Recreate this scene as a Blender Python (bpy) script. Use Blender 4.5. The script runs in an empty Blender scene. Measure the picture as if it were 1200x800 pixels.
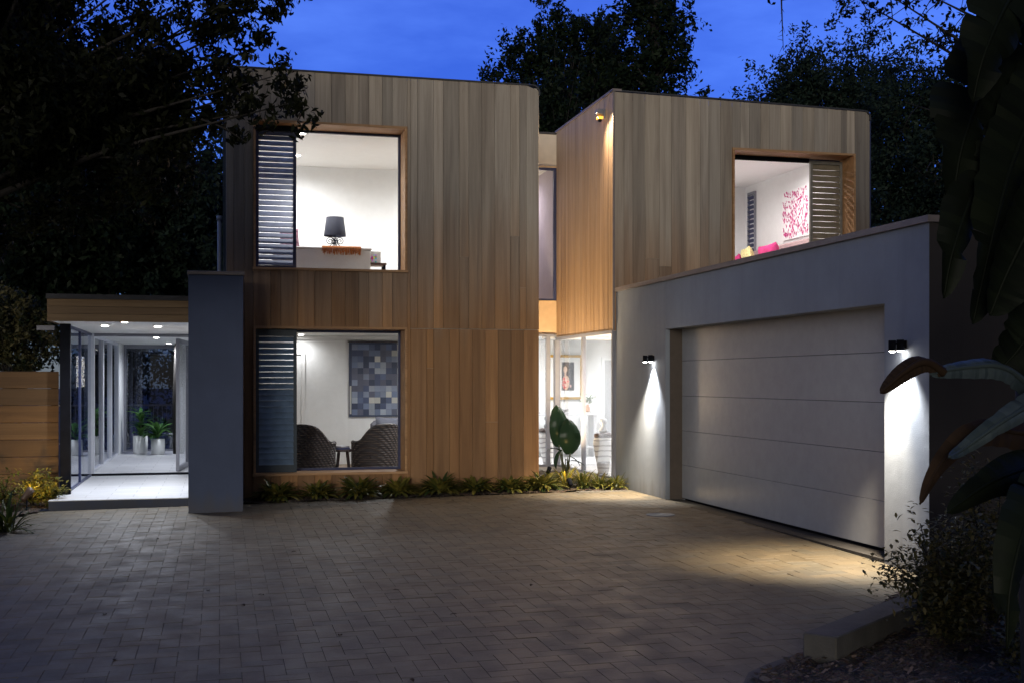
import bpy, math, random
import numpy as np
from mathutils import Vector, Matrix
random.seed(7); rng = np.random.default_rng(11)
R = math.radians; PI = math.pi
sc = bpy.context.scene; C = sc.collection
CZ = 1.6; TH = R(14.0); FPX = 1375.0; HY = 446.0
Fx, Fy, Rx, Ry = math.sin(TH), math.cos(TH), math.cos(TH), -math.sin(TH)
# ---- measuring helpers: where a sight line of the survey meets a real plane
def at_t(px, py, t):
    a = (px-600)/FPX
    return Vector((t*(Fx+a*Rx), t*(Fy+a*Ry), CZ+(HY-py)/FPX*t))
def at_v(px, py, v):
    a = (px-600)/FPX
    return at_t(px, py, v/(Fy+a*Ry))
def at_u(px, py, u):
    a = (px-600)/FPX
    return at_t(px, py, u/(Fx+a*Rx))
def at_z(px, py, z):
    return at_t(px, py, (z-CZ)*FPX/(HY-py))
def zg(u, v):
    return 0.055-0.0123*min(max(0, 5.7-u), 9)-0.0115*min(max(0, 14-v), 14)

# ---------------------------------------------------------------- materials
def new_mat(name):
    m = bpy.data.materials.new(name); m.use_nodes = True
    nt = m.node_tree; b = nt.nodes['Principled BSDF']
    return m, nt, b
def N(nt, t, **k):
    n = nt.nodes.new(t)
    for a, b in k.items():
        if a.startswith('_'): n.inputs[a[1:].replace('_', ' ')].default_value = b
        else: setattr(n, a, b)
    return n
def L(nt, a, b): nt.links.new(a, b)
def mapped(nt, scale, coord='Object'):
    tc = N(nt, 'ShaderNodeTexCoord'); mp = N(nt, 'ShaderNodeMapping')
    mp.inputs['Scale'].default_value = scale
    L(nt, tc.outputs[coord], mp.inputs['Vector']); return mp.outputs['Vector']
def mix(nt, fac, a, b, mode='MIX'):
    n = N(nt, 'ShaderNodeMix', data_type='RGBA', blend_type=mode)
    for s, v in ((n.inputs[0], fac), (n.inputs[6], a), (n.inputs[7], b)):
        if hasattr(v, 'type'): L(nt, v, s)
        else: s.default_value = v if not isinstance(v, tuple) else (*v[:3], 1)
    return n.outputs[2]
def ramp(nt, src, lo, hi, a=0.0, b=1.0):
    n = N(nt, 'ShaderNodeMapRange'); L(nt, src, n.inputs[0])
    for i, v in enumerate((lo, hi, a, b)): n.inputs[i+1].default_value = v
    return n.outputs[0]
def bump(nt, b, src, strength=0.3, dist=0.01):
    n = N(nt, 'ShaderNodeBump'); n.inputs['Strength'].default_value = strength; n.inputs['Distance'].default_value = dist
    L(nt, src, n.inputs['Height']); L(nt, n.outputs[0], b.inputs['Normal'])
def simple(name, col, rough=0.6, var=0.12, scale=8, metal=0.0, spec=0.5, bmp=0.0, bscale=60, stretch=(1, 1, 1)):
    m, nt, b = new_mat(name)
    v = mapped(nt, stretch)
    n = N(nt, 'ShaderNodeTexNoise', _Scale=scale, _Detail=5.0, _Roughness=0.6); L(nt, v, n.inputs['Vector'])
    f = ramp(nt, n.outputs['Fac'], 0.3, 0.7)
    c1 = tuple(max(0, x*(1-var)) for x in col); c2 = tuple(min(1, x*(1+var)) for x in col)
    L(nt, mix(nt, f, c1, c2), b.inputs['Base Color'])
    b.inputs['Roughness'].default_value = rough; b.inputs['Metallic'].default_value = metal
    b.inputs['Specular IOR Level'].default_value = spec
    if bmp:
        n2 = N(nt, 'ShaderNodeTexNoise', _Scale=bscale, _Detail=4.0); L(nt, v, n2.inputs['Vector'])
        bump(nt, b, n2.outputs['Fac'], bmp, 0.01)
    return m
def wood(name, tint=(1, 1, 1), along='z', rough=0.62, weather=False, wz=(3.3, 5.1), low=(0.98, 0.66, 0.43)):
    """board colour comes from the per-board attribute 'bc' (rgb) and a per-board offset (alpha)"""
    m, nt, b = new_mat(name)
    at = N(nt, 'ShaderNodeAttribute', attribute_name='bc')
    tc = N(nt, 'ShaderNodeTexCoord')
    cmb = N(nt, 'ShaderNodeCombineXYZ'); 
    mul = N(nt, 'ShaderNodeMath', operation='MULTIPLY'); mul.inputs[1].default_value = 57.0
    L(nt, at.outputs['Alpha'], mul.inputs[0])
    for i in range(3): L(nt, mul.outputs[0], cmb.inputs[i])
    add = N(nt, 'ShaderNodeVectorMath', operation='ADD')
    L(nt, tc.outputs['Object'], add.inputs[0]); L(nt, cmb.outputs[0], add.inputs[1])
    def noise(sc_long, sc_x, detail, rough_):
        mp = N(nt, 'ShaderNodeMapping')
        mp.inputs['Scale'].default_value = {'z': (sc_x, sc_x, sc_long), 'x': (sc_long, sc_x, sc_x)}[along]
        L(nt, add.outputs[0], mp.inputs['Vector'])
        n = N(nt, 'ShaderNodeTexNoise', _Scale=1.0, _Detail=detail, _Roughness=rough_, _Distortion=0.6)
        L(nt, mp.outputs[0], n.inputs['Vector']); return n.outputs['Fac']
    g1 = noise(1.2, 60, 6, 0.65); g2 = noise(0.40, 8, 5, 0.6); g3 = noise(3.0, 8, 4, 0.6)
    base = mix(nt, 1.0, at.outputs['Color'], tint, 'MULTIPLY')
    c = mix(nt, ramp(nt, g1, 0.3, 0.75, 0, 0.5), base, mix(nt, 1.0, base, (0.5, 0.44, 0.38), 'MULTIPLY'))
    c = mix(nt, ramp(nt, g2, 0.40, 0.66, 0, 0.8), c, mix(nt, 1.0, c, (0.62, 0.58, 0.55), 'MULTIPLY'))
    c = mix(nt, ramp(nt, g3, 0.68, 0.8, 0, 0.6), c, mix(nt, 1.0, c, (0.45, 0.38, 0.32), 'MULTIPLY'))
    if weather:   # silvered cedar high up, fresher brown where the boards stay dry
        geo = N(nt, 'ShaderNodeSeparateXYZ'); L(nt, tc.outputs['Object'], geo.inputs[0])
        ad = N(nt, 'ShaderNodeMath', operation='ADD'); L(nt, geo.outputs['Z'], ad.inputs[0])
        nn = noise(0.25, 2.2, 3, 0.5); ml = N(nt, 'ShaderNodeMath', operation='MULTIPLY'); ml.inputs[1].default_value = 1.8
        L(nt, nn, ml.inputs[0]); L(nt, ml.outputs[0], ad.inputs[1])
        f = ramp(nt, ad.outputs[0], wz[0], wz[1])
        hs = N(nt, 'ShaderNodeHueSaturation'); hs.inputs['Saturation'].default_value = 0.62; hs.inputs['Value'].default_value = 1.12
        L(nt, c, hs.inputs['Color'])
        c = mix(nt, f, mix(nt, 1.0, c, low, 'MULTIPLY'), hs.outputs[0])
    L(nt, c, b.inputs['Base Color']); b.inputs['Roughness'].default_value = rough
    b.inputs['Specular IOR Level'].default_value = 0.35
    bump(nt, b, g1, 0.35, 0.004)
    return m
def emis(name, col, s):
    m, nt, b = new_mat(name)
    b.inputs['Base Color'].default_value = (*col, 1); b.inputs['Emission Color'].default_value = (*col, 1)
    b.inputs['Emission Strength'].default_value = s; return m
def glass_mat(name, tint=(0.95, 0.97, 1.0), refl=1.0, ior=1.5):
    m, nt, b = new_mat(name); nt.nodes.remove(b)
    out = nt.nodes['Material Output']
    tr = N(nt, 'ShaderNodeBsdfTransparent'); tr.inputs[0].default_value = (*tint, 1)
    gl = N(nt, 'ShaderNodeBsdfGlossy'); gl.inputs['Roughness'].default_value = 0.01; gl.inputs[0].default_value = (refl, refl, refl, 1)
    fr = N(nt, 'ShaderNodeFresnel'); ge = N(nt, 'ShaderNodeNewGeometry')
    L(nt, ramp(nt, ge.outputs['Backfacing'], 0, 1, ior, 1/ior), fr.inputs[0])   # same reflectance on both faces of the pane
    mx = N(nt, 'ShaderNodeMixShader'); L(nt, fr.outputs[0], mx.inputs[0]); L(nt, tr.outputs[0], mx.inputs[1]); L(nt, gl.outputs[0], mx.inputs[2])
    L(nt, mx.outputs[0], out.inputs['Surface']); return m
def leaf_mat(name, c1, c2, rough=0.55, trans=0.25, spec=0.12):
    m, nt, b = new_mat(name)
    at = N(nt, 'ShaderNodeAttribute', attribute_name='bc')
    sx = N(nt, 'ShaderNodeSeparateColor'); L(nt, at.outputs['Color'], sx.inputs[0])
    col = mix(nt, sx.outputs[0], c1, c2)
    L(nt, col, b.inputs['Base Color']); b.inputs['Roughness'].default_value = rough
    b.inputs['Specular IOR Level'].default_value = spec
    tl = N(nt, 'ShaderNodeBsdfTranslucent'); L(nt, col, tl.inputs[0])
    mx = N(nt, 'ShaderNodeMixShader'); mx.inputs[0].default_value = trans
    L(nt, b.outputs[0], mx.inputs[1]); L(nt, tl.outputs[0], mx.inputs[2])
    L(nt, mx.outputs[0], nt.nodes['Material Output'].inputs['Surface']); return m

M = {}
M['clad'] = wood('weathered_cedar', weather=True)
M['clad_side'] = wood('golden_cedar', tint=(1.1, 1.0, 0.9), weather=True, wz=(4.2, 6.6), low=(1.0, 0.93, 0.76))
M['reveal'] = wood('oiled_cedar_reveal', tint=(1.3, 1.0, 0.7), along='x')
M['fascia'] = wood('fascia_cedar', tint=(0.8, 0.68, 0.55), along='x')
M['fence'] = wood('fence_cedar', tint=(0.36, 0.26, 0.165), along='x')
def render_mat(name, col):
    m, nt, b = new_mat(name)
    v = mapped(nt, (1, 1, 1))
    n = N(nt, 'ShaderNodeTexNoise', _Scale=1.3, _Detail=6.0, _Roughness=0.65); L(nt, v, n.inputs['Vector'])
    v2 = mapped(nt, (6, 6, 0.6))
    s = N(nt, 'ShaderNodeTexNoise', _Scale=1.0, _Detail=4.0, _Roughness=0.6); L(nt, v2, s.inputs['Vector'])
    c = mix(nt, ramp(nt, n.outputs['Fac'], 0.3, 0.7), tuple(x*0.88 for x in col), tuple(x*1.1 for x in col))
    c = mix(nt, ramp(nt, s.outputs['Fac'], 0.5, 0.8, 0, 0.35), c, tuple(x*0.7 for x in col))
    sz = N(nt, 'ShaderNodeSeparateXYZ'); tcz = N(nt, 'ShaderNodeTexCoord'); L(nt, tcz.outputs['Object'], sz.inputs[0])
    sp = N(nt, 'ShaderNodeMath', operation='MULTIPLY_ADD'); L(nt, s.outputs['Fac'], sp.inputs[0]); sp.inputs[1].default_value = -0.5; L(nt, sz.outputs['Z'], sp.inputs[2])
    c = mix(nt, ramp(nt, sp.outputs[0], -0.02, -0.24, 0, 0.45), c, tuple(x*0.5 for x in (0.2, 0.18, 0.15)))   # splashed dirt along the foot
    L(nt, c, b.inputs['Base Color']); b.inputs['Roughness'].default_value = 0.85
    g = N(nt, 'ShaderNodeTexNoise', _Scale=140.0, _Detail=3.0); L(nt, v, g.inputs['Vector'])
    g2 = N(nt, 'ShaderNodeTexNoise', _Scale=9.0, _Detail=3.0); L(nt, v, g2.inputs['Vector'])
    ad = N(nt, 'ShaderNodeMath', operation='ADD'); L(nt, g.outputs['Fac'], ad.inputs[0]); L(nt, g2.outputs['Fac'], ad.inputs[1])
    bump(nt, b, ad.outputs[0], 0.35, 0.006)
    return m
M['render'] = render_mat('grey_render', (0.26, 0.29, 0.335))
M['shadewall'] = render_mat('painted_shade_render', (0.045, 0.038, 0.036))  # shade of the planting put into the colour of the garage end
M['slate'] = render_mat('slate_render', (0.062, 0.082, 0.145))
M['cap'] = simple('capping_metal', (0.20, 0.17, 0.16), 0.5, 0.1)
M['black'] = simple('black_metal', (0.008, 0.009, 0.013), 0.9, 0.2, spec=0.08)
M['darkroof'] = simple('dark_roof_metal', (0.035, 0.036, 0.042), 0.6, 0.2)
M['navy'] = simple('navy_frame', (0.035, 0.045, 0.11), 0.4, 0.1)
M['teal'] = simple('dark_teal_paint', (0.035, 0.055, 0.075), 0.45, 0.15)
M['slatteal'] = simple('teal_slat', (0.17, 0.25, 0.36), 0.5, 0.2)
M['slattimber'] = simple('timber_slat', (0.20, 0.17, 0.12), 0.6, 0.2)
M['slatblue'] = simple('blue_grey_slat', (0.20, 0.24, 0.38), 0.5, 0.2)
M['slatsage'] = simple('sage_slat', (0.20, 0.19, 0.165), 0.6, 0.2)
M['white'] = simple('white_paint', (0.78, 0.79, 0.785), 0.7, 0.03)
M['ceil'] = simple('ceiling_paint', (0.76, 0.765, 0.755), 0.8, 0.02)
M['lilac'] = simple('sheer_wall_paint', (0.62, 0.58, 0.62), 0.8, 0.04)
M['alu'] = simple('silver_window_metal', (0.22, 0.225, 0.26), 0.5, 0.06, metal=0.2)
M['alum_white'] = simple('pale_frame_metal', (0.62, 0.64, 0.70), 0.45, 0.05)
M['cream'] = simple('cream_panel', (0.55, 0.51, 0.46), 0.7, 0.06)
M['tanpanel'] = simple('tan_panel', (0.55, 0.38, 0.22), 0.6, 0.08)
M['door'] = simple('garage_door_coating', (0.40, 0.415, 0.43), 0.22, 0.05, spec=0.6, stretch=(1, 1, 1), bmp=0.04, bscale=3)
M['glass'] = glass_mat('window_glass')
M['glass_dark'] = glass_mat('tinted_glass', (0.55, 0.62, 0.75), 1.0, 1.75)
M['glass_clear'] = glass_mat('clear_glass', (0.97, 0.98, 1.0), 1.0, 1.35)
M['lamp_on'] = emis('downlight_glow', (1.0, 0.95, 0.88), 30)
M['floor_wood'] = simple('interior_floor', (0.30, 0.22, 0.15), 0.5, 0.2)
M['mulch'] = None
def tile_mat():
    m, nt, b = new_mat('pale_porch_tile')
    v = mapped(nt, (1, 1, 1))
    br = N(nt, 'ShaderNodeTexBrick', offset=0.5); L(nt, v, br.inputs['Vector'])
    br.inputs['Color1'].default_value = (0.62, 0.62, 0.63, 1); br.inputs['Color2'].default_value = (0.55, 0.555, 0.57, 1)
    br.inputs['Mortar'].default_value = (0.30, 0.30, 0.31, 1); br.inputs['Scale'].default_value = 1.0
    br.inputs['Mortar Size'].default_value = 0.004; br.inputs['Brick Width'].default_value = 0.6; br.inputs['Row Height'].default_value = 0.3
    n = N(nt, 'ShaderNodeTexNoise', _Scale=5.0, _Detail=6.0); L(nt, v, n.inputs['Vector'])
    c = mix(nt, ramp(nt, n.outputs['Fac'], 0.4, 0.7, 0, 0.25), br.outputs['Color'], (0.42, 0.42, 0.43))
    L(nt, c, b.inputs['Base Color']); b.inputs['Roughness'].default_value = 0.45
    return m
M['tile'] = tile_mat()
def paver_mat():
    m, nt, b = new_mat('clay_paver')
    at = N(nt, 'ShaderNodeAttribute', attribute_name='bc')
    v = mapped(nt, (1, 1, 1))
    n = N(nt, 'ShaderNodeTexNoise', _Scale=45.0, _Detail=5.0, _Roughness=0.7); L(nt, v, n.inputs['Vector'])
    n2 = N(nt, 'ShaderNodeTexNoise', _Scale=0.7, _Detail=5.0, _Roughness=0.6); L(nt, v, n2.inputs['Vector'])
    n3 = N(nt, 'ShaderNodeTexNoise', _Scale=4.0, _Detail=5.0, _Roughness=0.6); L(nt, v, n3.inputs['Vector'])
    c = mix(nt, ramp(nt, n.outputs['Fac'], 0.3, 0.7, 0, 0.55), at.outputs['Color'], mix(nt, 1.0, at.outputs['Color'], (0.6, 0.58, 0.56), 'MULTIPLY'))
    c = mix(nt, ramp(nt, n2.outputs['Fac'], 0.45, 0.65, 0, 0.35), c, mix(nt, 1.0, c, (0.65, 0.66, 0.68), 'MULTIPLY'))
    c = mix(nt, ramp(nt, n3.outputs['Fac'], 0.55, 0.75, 0, 0.5), c, mix(nt, 1.0, c, (0.55, 0.55, 0.55), 'MULTIPLY'))
    vt = mapped(nt, (1.1, 0.10, 1)); n4 = N(nt, 'ShaderNodeTexNoise', _Scale=1.0, _Detail=4.0, _Roughness=0.55); L(nt, vt, n4.inputs['Vector'])
    c = mix(nt, ramp(nt, n4.outputs['Fac'], 0.56, 0.70, 0, 0.45), c, mix(nt, 1.0, c, (0.5, 0.5, 0.52), 'MULTIPLY'))      # tyre darkening
    n5 = N(nt, 'ShaderNodeTexNoise', _Scale=1.9, _Detail=8.0, _Roughness=0.75); L(nt, v, n5.inputs['Vector'])
    c = mix(nt, ramp(nt, n5.outputs['Fac'], 0.60, 0.72, 0, 0.35), c, (0.15, 0.13, 0.10))                                 # dry sand and dust
    n6 = N(nt, 'ShaderNodeTexVoronoi', _Scale=0.55); L(nt, v, n6.inputs['Vector'])
    c = mix(nt, ramp(nt, n6.outputs['Distance'], 0.16, 0.05, 0, 0.35), c, (0.05, 0.045, 0.04))                            # old oil drips
    L(nt, c, b.inputs['Base Color'])
    L(nt, ramp(nt, n3.outputs['Fac'], 0.3, 0.7, 0.75, 0.5), b.inputs['Roughness'])
    bump(nt, b, n.outputs['Fac'], 0.5, 0.004)
    return m
M['paver'] = paver_mat()
def mulch_mat():
    m, nt, b = new_mat('bark_mulch')
    v = mapped(nt, (1, 1, 1))
    vo = N(nt, 'ShaderNodeTexVoronoi', _Scale=38.0); L(nt, v, vo.inputs['Vector'])
    n = N(nt, 'ShaderNodeTexNoise', _Scale=6.0, _Detail=6.0); L(nt, v, n.inputs['Vector'])
    c = mix(nt, ramp(nt, n.outputs['Fac'], 0.3, 0.7), (0.035, 0.022, 0.014), (0.11, 0.07, 0.04))
    c = mix(nt, 0.4, c, vo.outputs['Color'], 'MULTIPLY')
    L(nt, c, b.inputs['Base Color']); b.inputs['Roughness'].default_value = 0.9
    bump(nt, b, vo.outputs['Distance'], 1.0, 0.03); return m
M['mulch'] = mulch_mat()
M['soil'] = simple('dark_soil', (0.03, 0.026, 0.022), 0.95, 0.3, bmp=0.5, bscale=20)
M['concrete'] = simple('concrete', (0.062, 0.058, 0.052), 0.85, 0.25, scale=6, bmp=0.4, bscale=70)
M['bark'] = simple('tree_bark', (0.02, 0.017, 0.015), 0.9, 0.35, scale=12, bmp=0.6, bscale=30, stretch=(1, 1, 0.25))
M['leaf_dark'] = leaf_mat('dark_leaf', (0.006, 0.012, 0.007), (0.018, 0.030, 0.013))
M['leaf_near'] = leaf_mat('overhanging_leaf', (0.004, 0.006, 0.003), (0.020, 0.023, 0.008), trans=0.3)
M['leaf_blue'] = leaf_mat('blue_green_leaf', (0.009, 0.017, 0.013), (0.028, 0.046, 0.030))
M['leaf_strap'] = leaf_mat('strap_leaf', (0.035, 0.06, 0.018), (0.20, 0.17, 0.035), 0.4, 0.2)
M['leaf_shrub'] = leaf_mat('shrub_leaf', (0.022, 0.032, 0.012), (0.17, 0.14, 0.06), 0.45, 0.2)
M['leaf_banana'] = leaf_mat('banana_leaf', (0.004, 0.006, 0.004), (0.014, 0.019, 0.010), 0.55, 0.15)
M['leaf_big'] = leaf_mat('broad_glossy_leaf', (0.010, 0.028, 0.018), (0.03, 0.06, 0.03), 0.25, 0.1)
M['leaf_brown'] = leaf_mat('dead_leaf', (0.022, 0.014, 0.009), (0.05, 0.03, 0.017), 0.7, 0.15)
M['leaf_pale'] = leaf_mat('pale_torn_leaf', (0.025, 0.038, 0.042), (0.085, 0.11, 0.115), 0.45, 0.1)
M['leaf_pot'] = leaf_mat('pot_plant_leaf', (0.03, 0.09, 0.02), (0.09, 0.20, 0.05), 0.4, 0.2)
M['stem'] = simple('plant_stem', (0.05, 0.06, 0.03), 0.6, 0.2)

# ---------------------------------------------------------------- mesh tools
def wloc(o):
    p = Vector((0, 0, 0))
    while o is not None: p = p+o.location; o = o.parent
    return p
class MB:
    def __init__(s): s.v = []; s.f = []; s.c = []; s.col = (0.5, 0.5, 0.5, 0.5); s.smooth = []; s.sm = False
    def add(s, vs, fs):
        n = len(s.v); s.v += [tuple(p) for p in vs]; s.f += [tuple(i+n for i in f) for f in fs]
        s.c += [s.col]*len(fs); s.smooth += [s.sm]*len(fs)
    def box(s, x0, x1, y0, y1, z0, z1, mt=None):
        vs = [(x, y, z) for z in (z0, z1) for y in (y0, y1) for x in (x0, x1)]
        if mt is not None: vs = [mt @ Vector(p) for p in vs]
        s.add(vs, [(0, 2, 3, 1), (4, 5, 7, 6), (0, 1, 5, 4), (2, 6, 7, 3), (0, 4, 6, 2), (1, 3, 7, 5)])
    def bbox(s, x0, x1, y0, y1, z0, z1, b=0.004, mt=None):
        """bevelled box"""
        vs = []; 
        for z, i in ((z0, b), (z0+b, 0), (z1-b, 0), (z1, b)):
            q = [(x0+i, y0+i), (x1-i, y0+i), (x1-i, y1-i), (x0+i, y1-i)] if i else None
            if i: vs += [(x, y, z) for x, y in ((x0+b, y0), (x1-b, y0), (x1, y0+b), (x1, y1-b), (x1-b, y1), (x0+b, y1), (x0, y1-b), (x0, y0+b))]; vs[-8:] = [(min(max(x, x0+b), x1-b), min(max(y, y0+b), y1-b), z) for x, y, z in vs[-8:]]
            else: vs += [(x, y, z) for x, y in ((x0+b, y0), (x1-b, y0), (x1, y0+b), (x1, y1-b), (x1-b, y1), (x0+b, y1), (x0, y1-b), (x0, y0+b))]
        if mt is not None: vs = [mt @ Vector(p) for p in vs]
        fs = [(7, 6, 5, 4, 3, 2, 1, 0), tuple(range(24, 32))]
        for r in range(3):
            for k in range(8):
                a, b2 = r*8+k, r*8+(k+1) % 8; fs.append((a, b2, b2+8, a+8))
        s.add(vs, fs)
    def tube(s, pts, rad, n=8, cap=True):
        pts = [Vector(p) for p in pts]; m = len(pts)
        if not hasattr(rad, '__len__'): rad = [rad]*m
        up = None; vs = []
        for i, p in enumerate(pts):
            d = (pts[min(i+1, m-1)]-pts[max(i-1, 0)]).normalized()
            if up is None: up = d.orthogonal().normalized()
            x = (up-d*up.dot(d)); x = x.normalized() if x.length > 1e-6 else d.orthogonal().normalized(); up = x; y = d.cross(x)
            for k in range(n):
                a = 2*PI*k/n; vs.append(p+(x*math.cos(a)+y*math.sin(a))*rad[i])
        fs = [(i*n+k, i*n+(k+1) % n, (i+1)*n+(k+1) % n, (i+1)*n+k) for i in range(m-1) for k in range(n)]
        if cap: fs += [tuple(range(n))[::-1], tuple(range((m-1)*n, m*n))]
        sm = s.sm; s.sm = True; s.add(vs, fs); s.sm = sm
    def lathe(s, prof, cx=0, cy=0, n=24, cap=True):
        vs = [(cx+r*math.cos(2*PI*k/n), cy+r*math.sin(2*PI*k/n), z) for r, z in prof for k in range(n)]
        m = len(prof)
        fs = [(i*n+k, i*n+(k+1) % n, (i+1)*n+(k+1) % n, (i+1)*n+k) for i in range(m-1) for k in range(n)]
        if cap: fs += [tuple(range(n))[::-1], tuple(range((m-1)*n, m*n))]
        sm = s.sm; s.sm = True; s.add(vs, fs); s.sm = sm
    def leaf(s, base, d, up, ln, w, curl=0.3, seg=4, col=None):
        """curved, folded leaf blade along d"""
        d = Vector(d).normalized(); up = Vector(up); sd = d.cross(up)
        sd = sd.normalized() if sd.length > 1e-5 else d.orthogonal().normalized(); nn = sd.cross(d).normalized()
        vs = []; p = Vector(base)
        for i in range(seg+1):
            t = i/seg; ww = w*(math.sin(PI*min(1, t*0.92+0.08))**0.7)*(1 if i < seg else 0.05)
            vs += [p-sd*ww/2+nn*ww*0.15, p, p+sd*ww/2+nn*ww*0.15]
            dd = (d*math.cos(curl*t*1.6)-nn*math.sin(curl*t*1.6)); p = p+dd*ln/seg
        fs = []
        for i in range(seg):
            a = i*3; fs += [(a, a+1, a+4, a+3), (a+1, a+2, a+5, a+4)]
        if col is not None: s.col = col
        s.add(vs, fs)
    def build(s, name, mat, parent=None, local=False):
        me = bpy.data.meshes.new(name)
        off = Vector((0, 0, 0)) if (local or parent is None) else wloc(parent)
        v = np.array(s.v, dtype=float).reshape(-1, 3)-np.array(off)
        me.from_pydata(v.tolist(), [], s.f)
        me.materials.append(mat)
        ca = me.attributes.new('bc', 'FLOAT_COLOR', 'FACE')
        ca.data.foreach_set('color', np.array(s.c, dtype=np.float32).ravel())
        me.polygons.foreach_set('use_smooth', s.smooth)
        me.update()
        o = bpy.data.objects.new(name, me); C.objects.link(o)
        if parent is not None: o.parent = parent
        return o
def tag(o, label=None, cat=None, group=None, kind=None):
    if label: o['label'] = label
    if cat: o['category'] = cat
    if group: o['group'] = group
    if kind: o['kind'] = kind
    return o
def thing(name, label, cat, loc, group=None, rz=0):
    o = bpy.data.objects.new(name, None); C.objects.link(o); o.location = loc; o.rotation_euler = (0, 0, rz)
    o.empty_display_size = 0.1
    return tag(o, label, cat, group)
def boxobj(name, mat, parent, *bs):
    m = MB()
    for b in bs: m.box(*b)
    return m.build(name, mat, parent)
def qmesh(name, V, F, cols, mat, parent=None):
    """fast mesh of quads from numpy arrays (world coordinates)"""
    me = bpy.data.meshes.new(name)
    off = np.array(wloc(parent)) if parent is not None else np.zeros(3)
    V = V-off; nv, nf, k = len(V), len(F), F.shape[1]
    me.vertices.add(nv); me.vertices.foreach_set('co', V.astype(np.float32).ravel())
    me.loops.add(nf*k); me.loops.foreach_set('vertex_index', F.astype(np.int32).ravel())
    me.polygons.add(nf); me.polygons.foreach_set('loop_start', np.arange(0, nf*k, k, dtype=np.int32))
    me.update(calc_edges=True); me.materials.append(mat)
    ca = me.attributes.new('bc', 'FLOAT_COLOR', 'FACE')
    ca.data.foreach_set('color', cols.astype(np.float32).ravel())
    o = bpy.data.objects.new(name, me); C.objects.link(o)
    if parent is not None: o.parent = parent
    return o

# ---------------------------------------------------------------- camera, world, sun
cd = bpy.data.cameras.new('camera'); cam = bpy.data.objects.new('camera', cd); C.objects.link(cam)
cam.location = (0, 0, CZ); cam.rotation_euler = (PI/2, 0, -TH); cd.lens = FPX/1200*36; cd.sensor_width = 36
cd.shift_y = (HY-400)/1200; cd.clip_end = 2000; sc.camera = cam
sc.view_settings.view_transform = 'Standard'; sc.view_settings.look = 'None'; sc.view_settings.exposure = 1.0; sc.view_settings.gamma = 1
sc.cycles.use_denoising = True; sc.cycles.max_bounces = 8; sc.cycles.transparent_max_bounces = 12
sc.cycles.sample_clamp_indirect = 4.0; sc.cycles.caustics_reflective = False; sc.cycles.caustics_refractive = False
SUN_EL, SUN_AZ = R(4.5), R(203)      # last glow of the west, low behind the camera
W = bpy.data.worlds.new('World'); sc.world = W; W.use_nodes = True
nt = W.node_tree; bg = nt.nodes['Background']
sky = N(nt, 'ShaderNodeTexSky', sky_type='NISHITA'); sky.sun_disc = False
sky.sun_elevation = R(2.0); sky.sun_rotation = R(205); sky.ozone_density = 6.0; sky.dust_density = 0.5; sky.altitude = 200
tcw = N(nt, 'ShaderNodeTexCoord'); nz = N(nt, 'ShaderNodeTexNoise', _Scale=3.6, _Detail=6.0, _Roughness=0.55)
mpw = N(nt, 'ShaderNodeMapping'); mpw.inputs['Scale'].default_value = (1, 1, 3.5)
L(nt, tcw.outputs['Generated'], mpw.inputs['Vector']); L(nt, mpw.outputs[0], nz.inputs['Vector'])
tinted = mix(nt, 1.0, mix(nt, 1.0, sky.outputs[0], (0.56, 0.70, 1.75), 'MULTIPLY'), (0.19, 0.30, 0.42), 'ADD')
veil = mix(nt, ramp(nt, nz.outputs['Fac'], 0.38, 0.64, 0, 1.0), mix(nt, 1.0, tinted, (0.80, 0.82, 0.88), 'MULTIPLY'), mix(nt, 1.0, tinted, (1.7, 1.45, 1.18), 'MULTIPLY'))
dt = N(nt, 'ShaderNodeVectorMath', operation='DOT_PRODUCT'); L(nt, tcw.outputs['Generated'], dt.inputs[0]); dt.inputs[1].default_value = (-0.24, -0.97, 0.0)
west = ramp(nt, dt.outputs['Value'], -0.15, 0.35)      # greyer, dimmer cloud over the western half of the sky
final = mix(nt, west, veil, mix(nt, 1.0, mix(nt, 0.75, veil, (0.58, 0.60, 0.56)), (0.45, 0.46, 0.44), 'MULTIPLY'))
L(nt, final, bg.inputs['Color']); bg.inputs['Strength'].default_value = 0.145
sl = bpy.data.lights.new('dusk_sun', 'SUN'); sl.energy = 0.78; sl.angle = R(24); sl.color = (1.0, 0.92, 0.80)
so = bpy.data.objects.new('dusk_sun', sl); C.objects.link(so)
def sun_from(az, el):   # az clockwise from +Y
    d = Vector((math.sin(az)*math.cos(el), math.cos(az)*math.cos(el), math.sin(el)))
    return d.to_track_quat('Z', 'Y').to_euler()
so.rotation_euler = sun_from(SUN_AZ, SUN_EL); so.location = (0, -20, 20)

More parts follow.
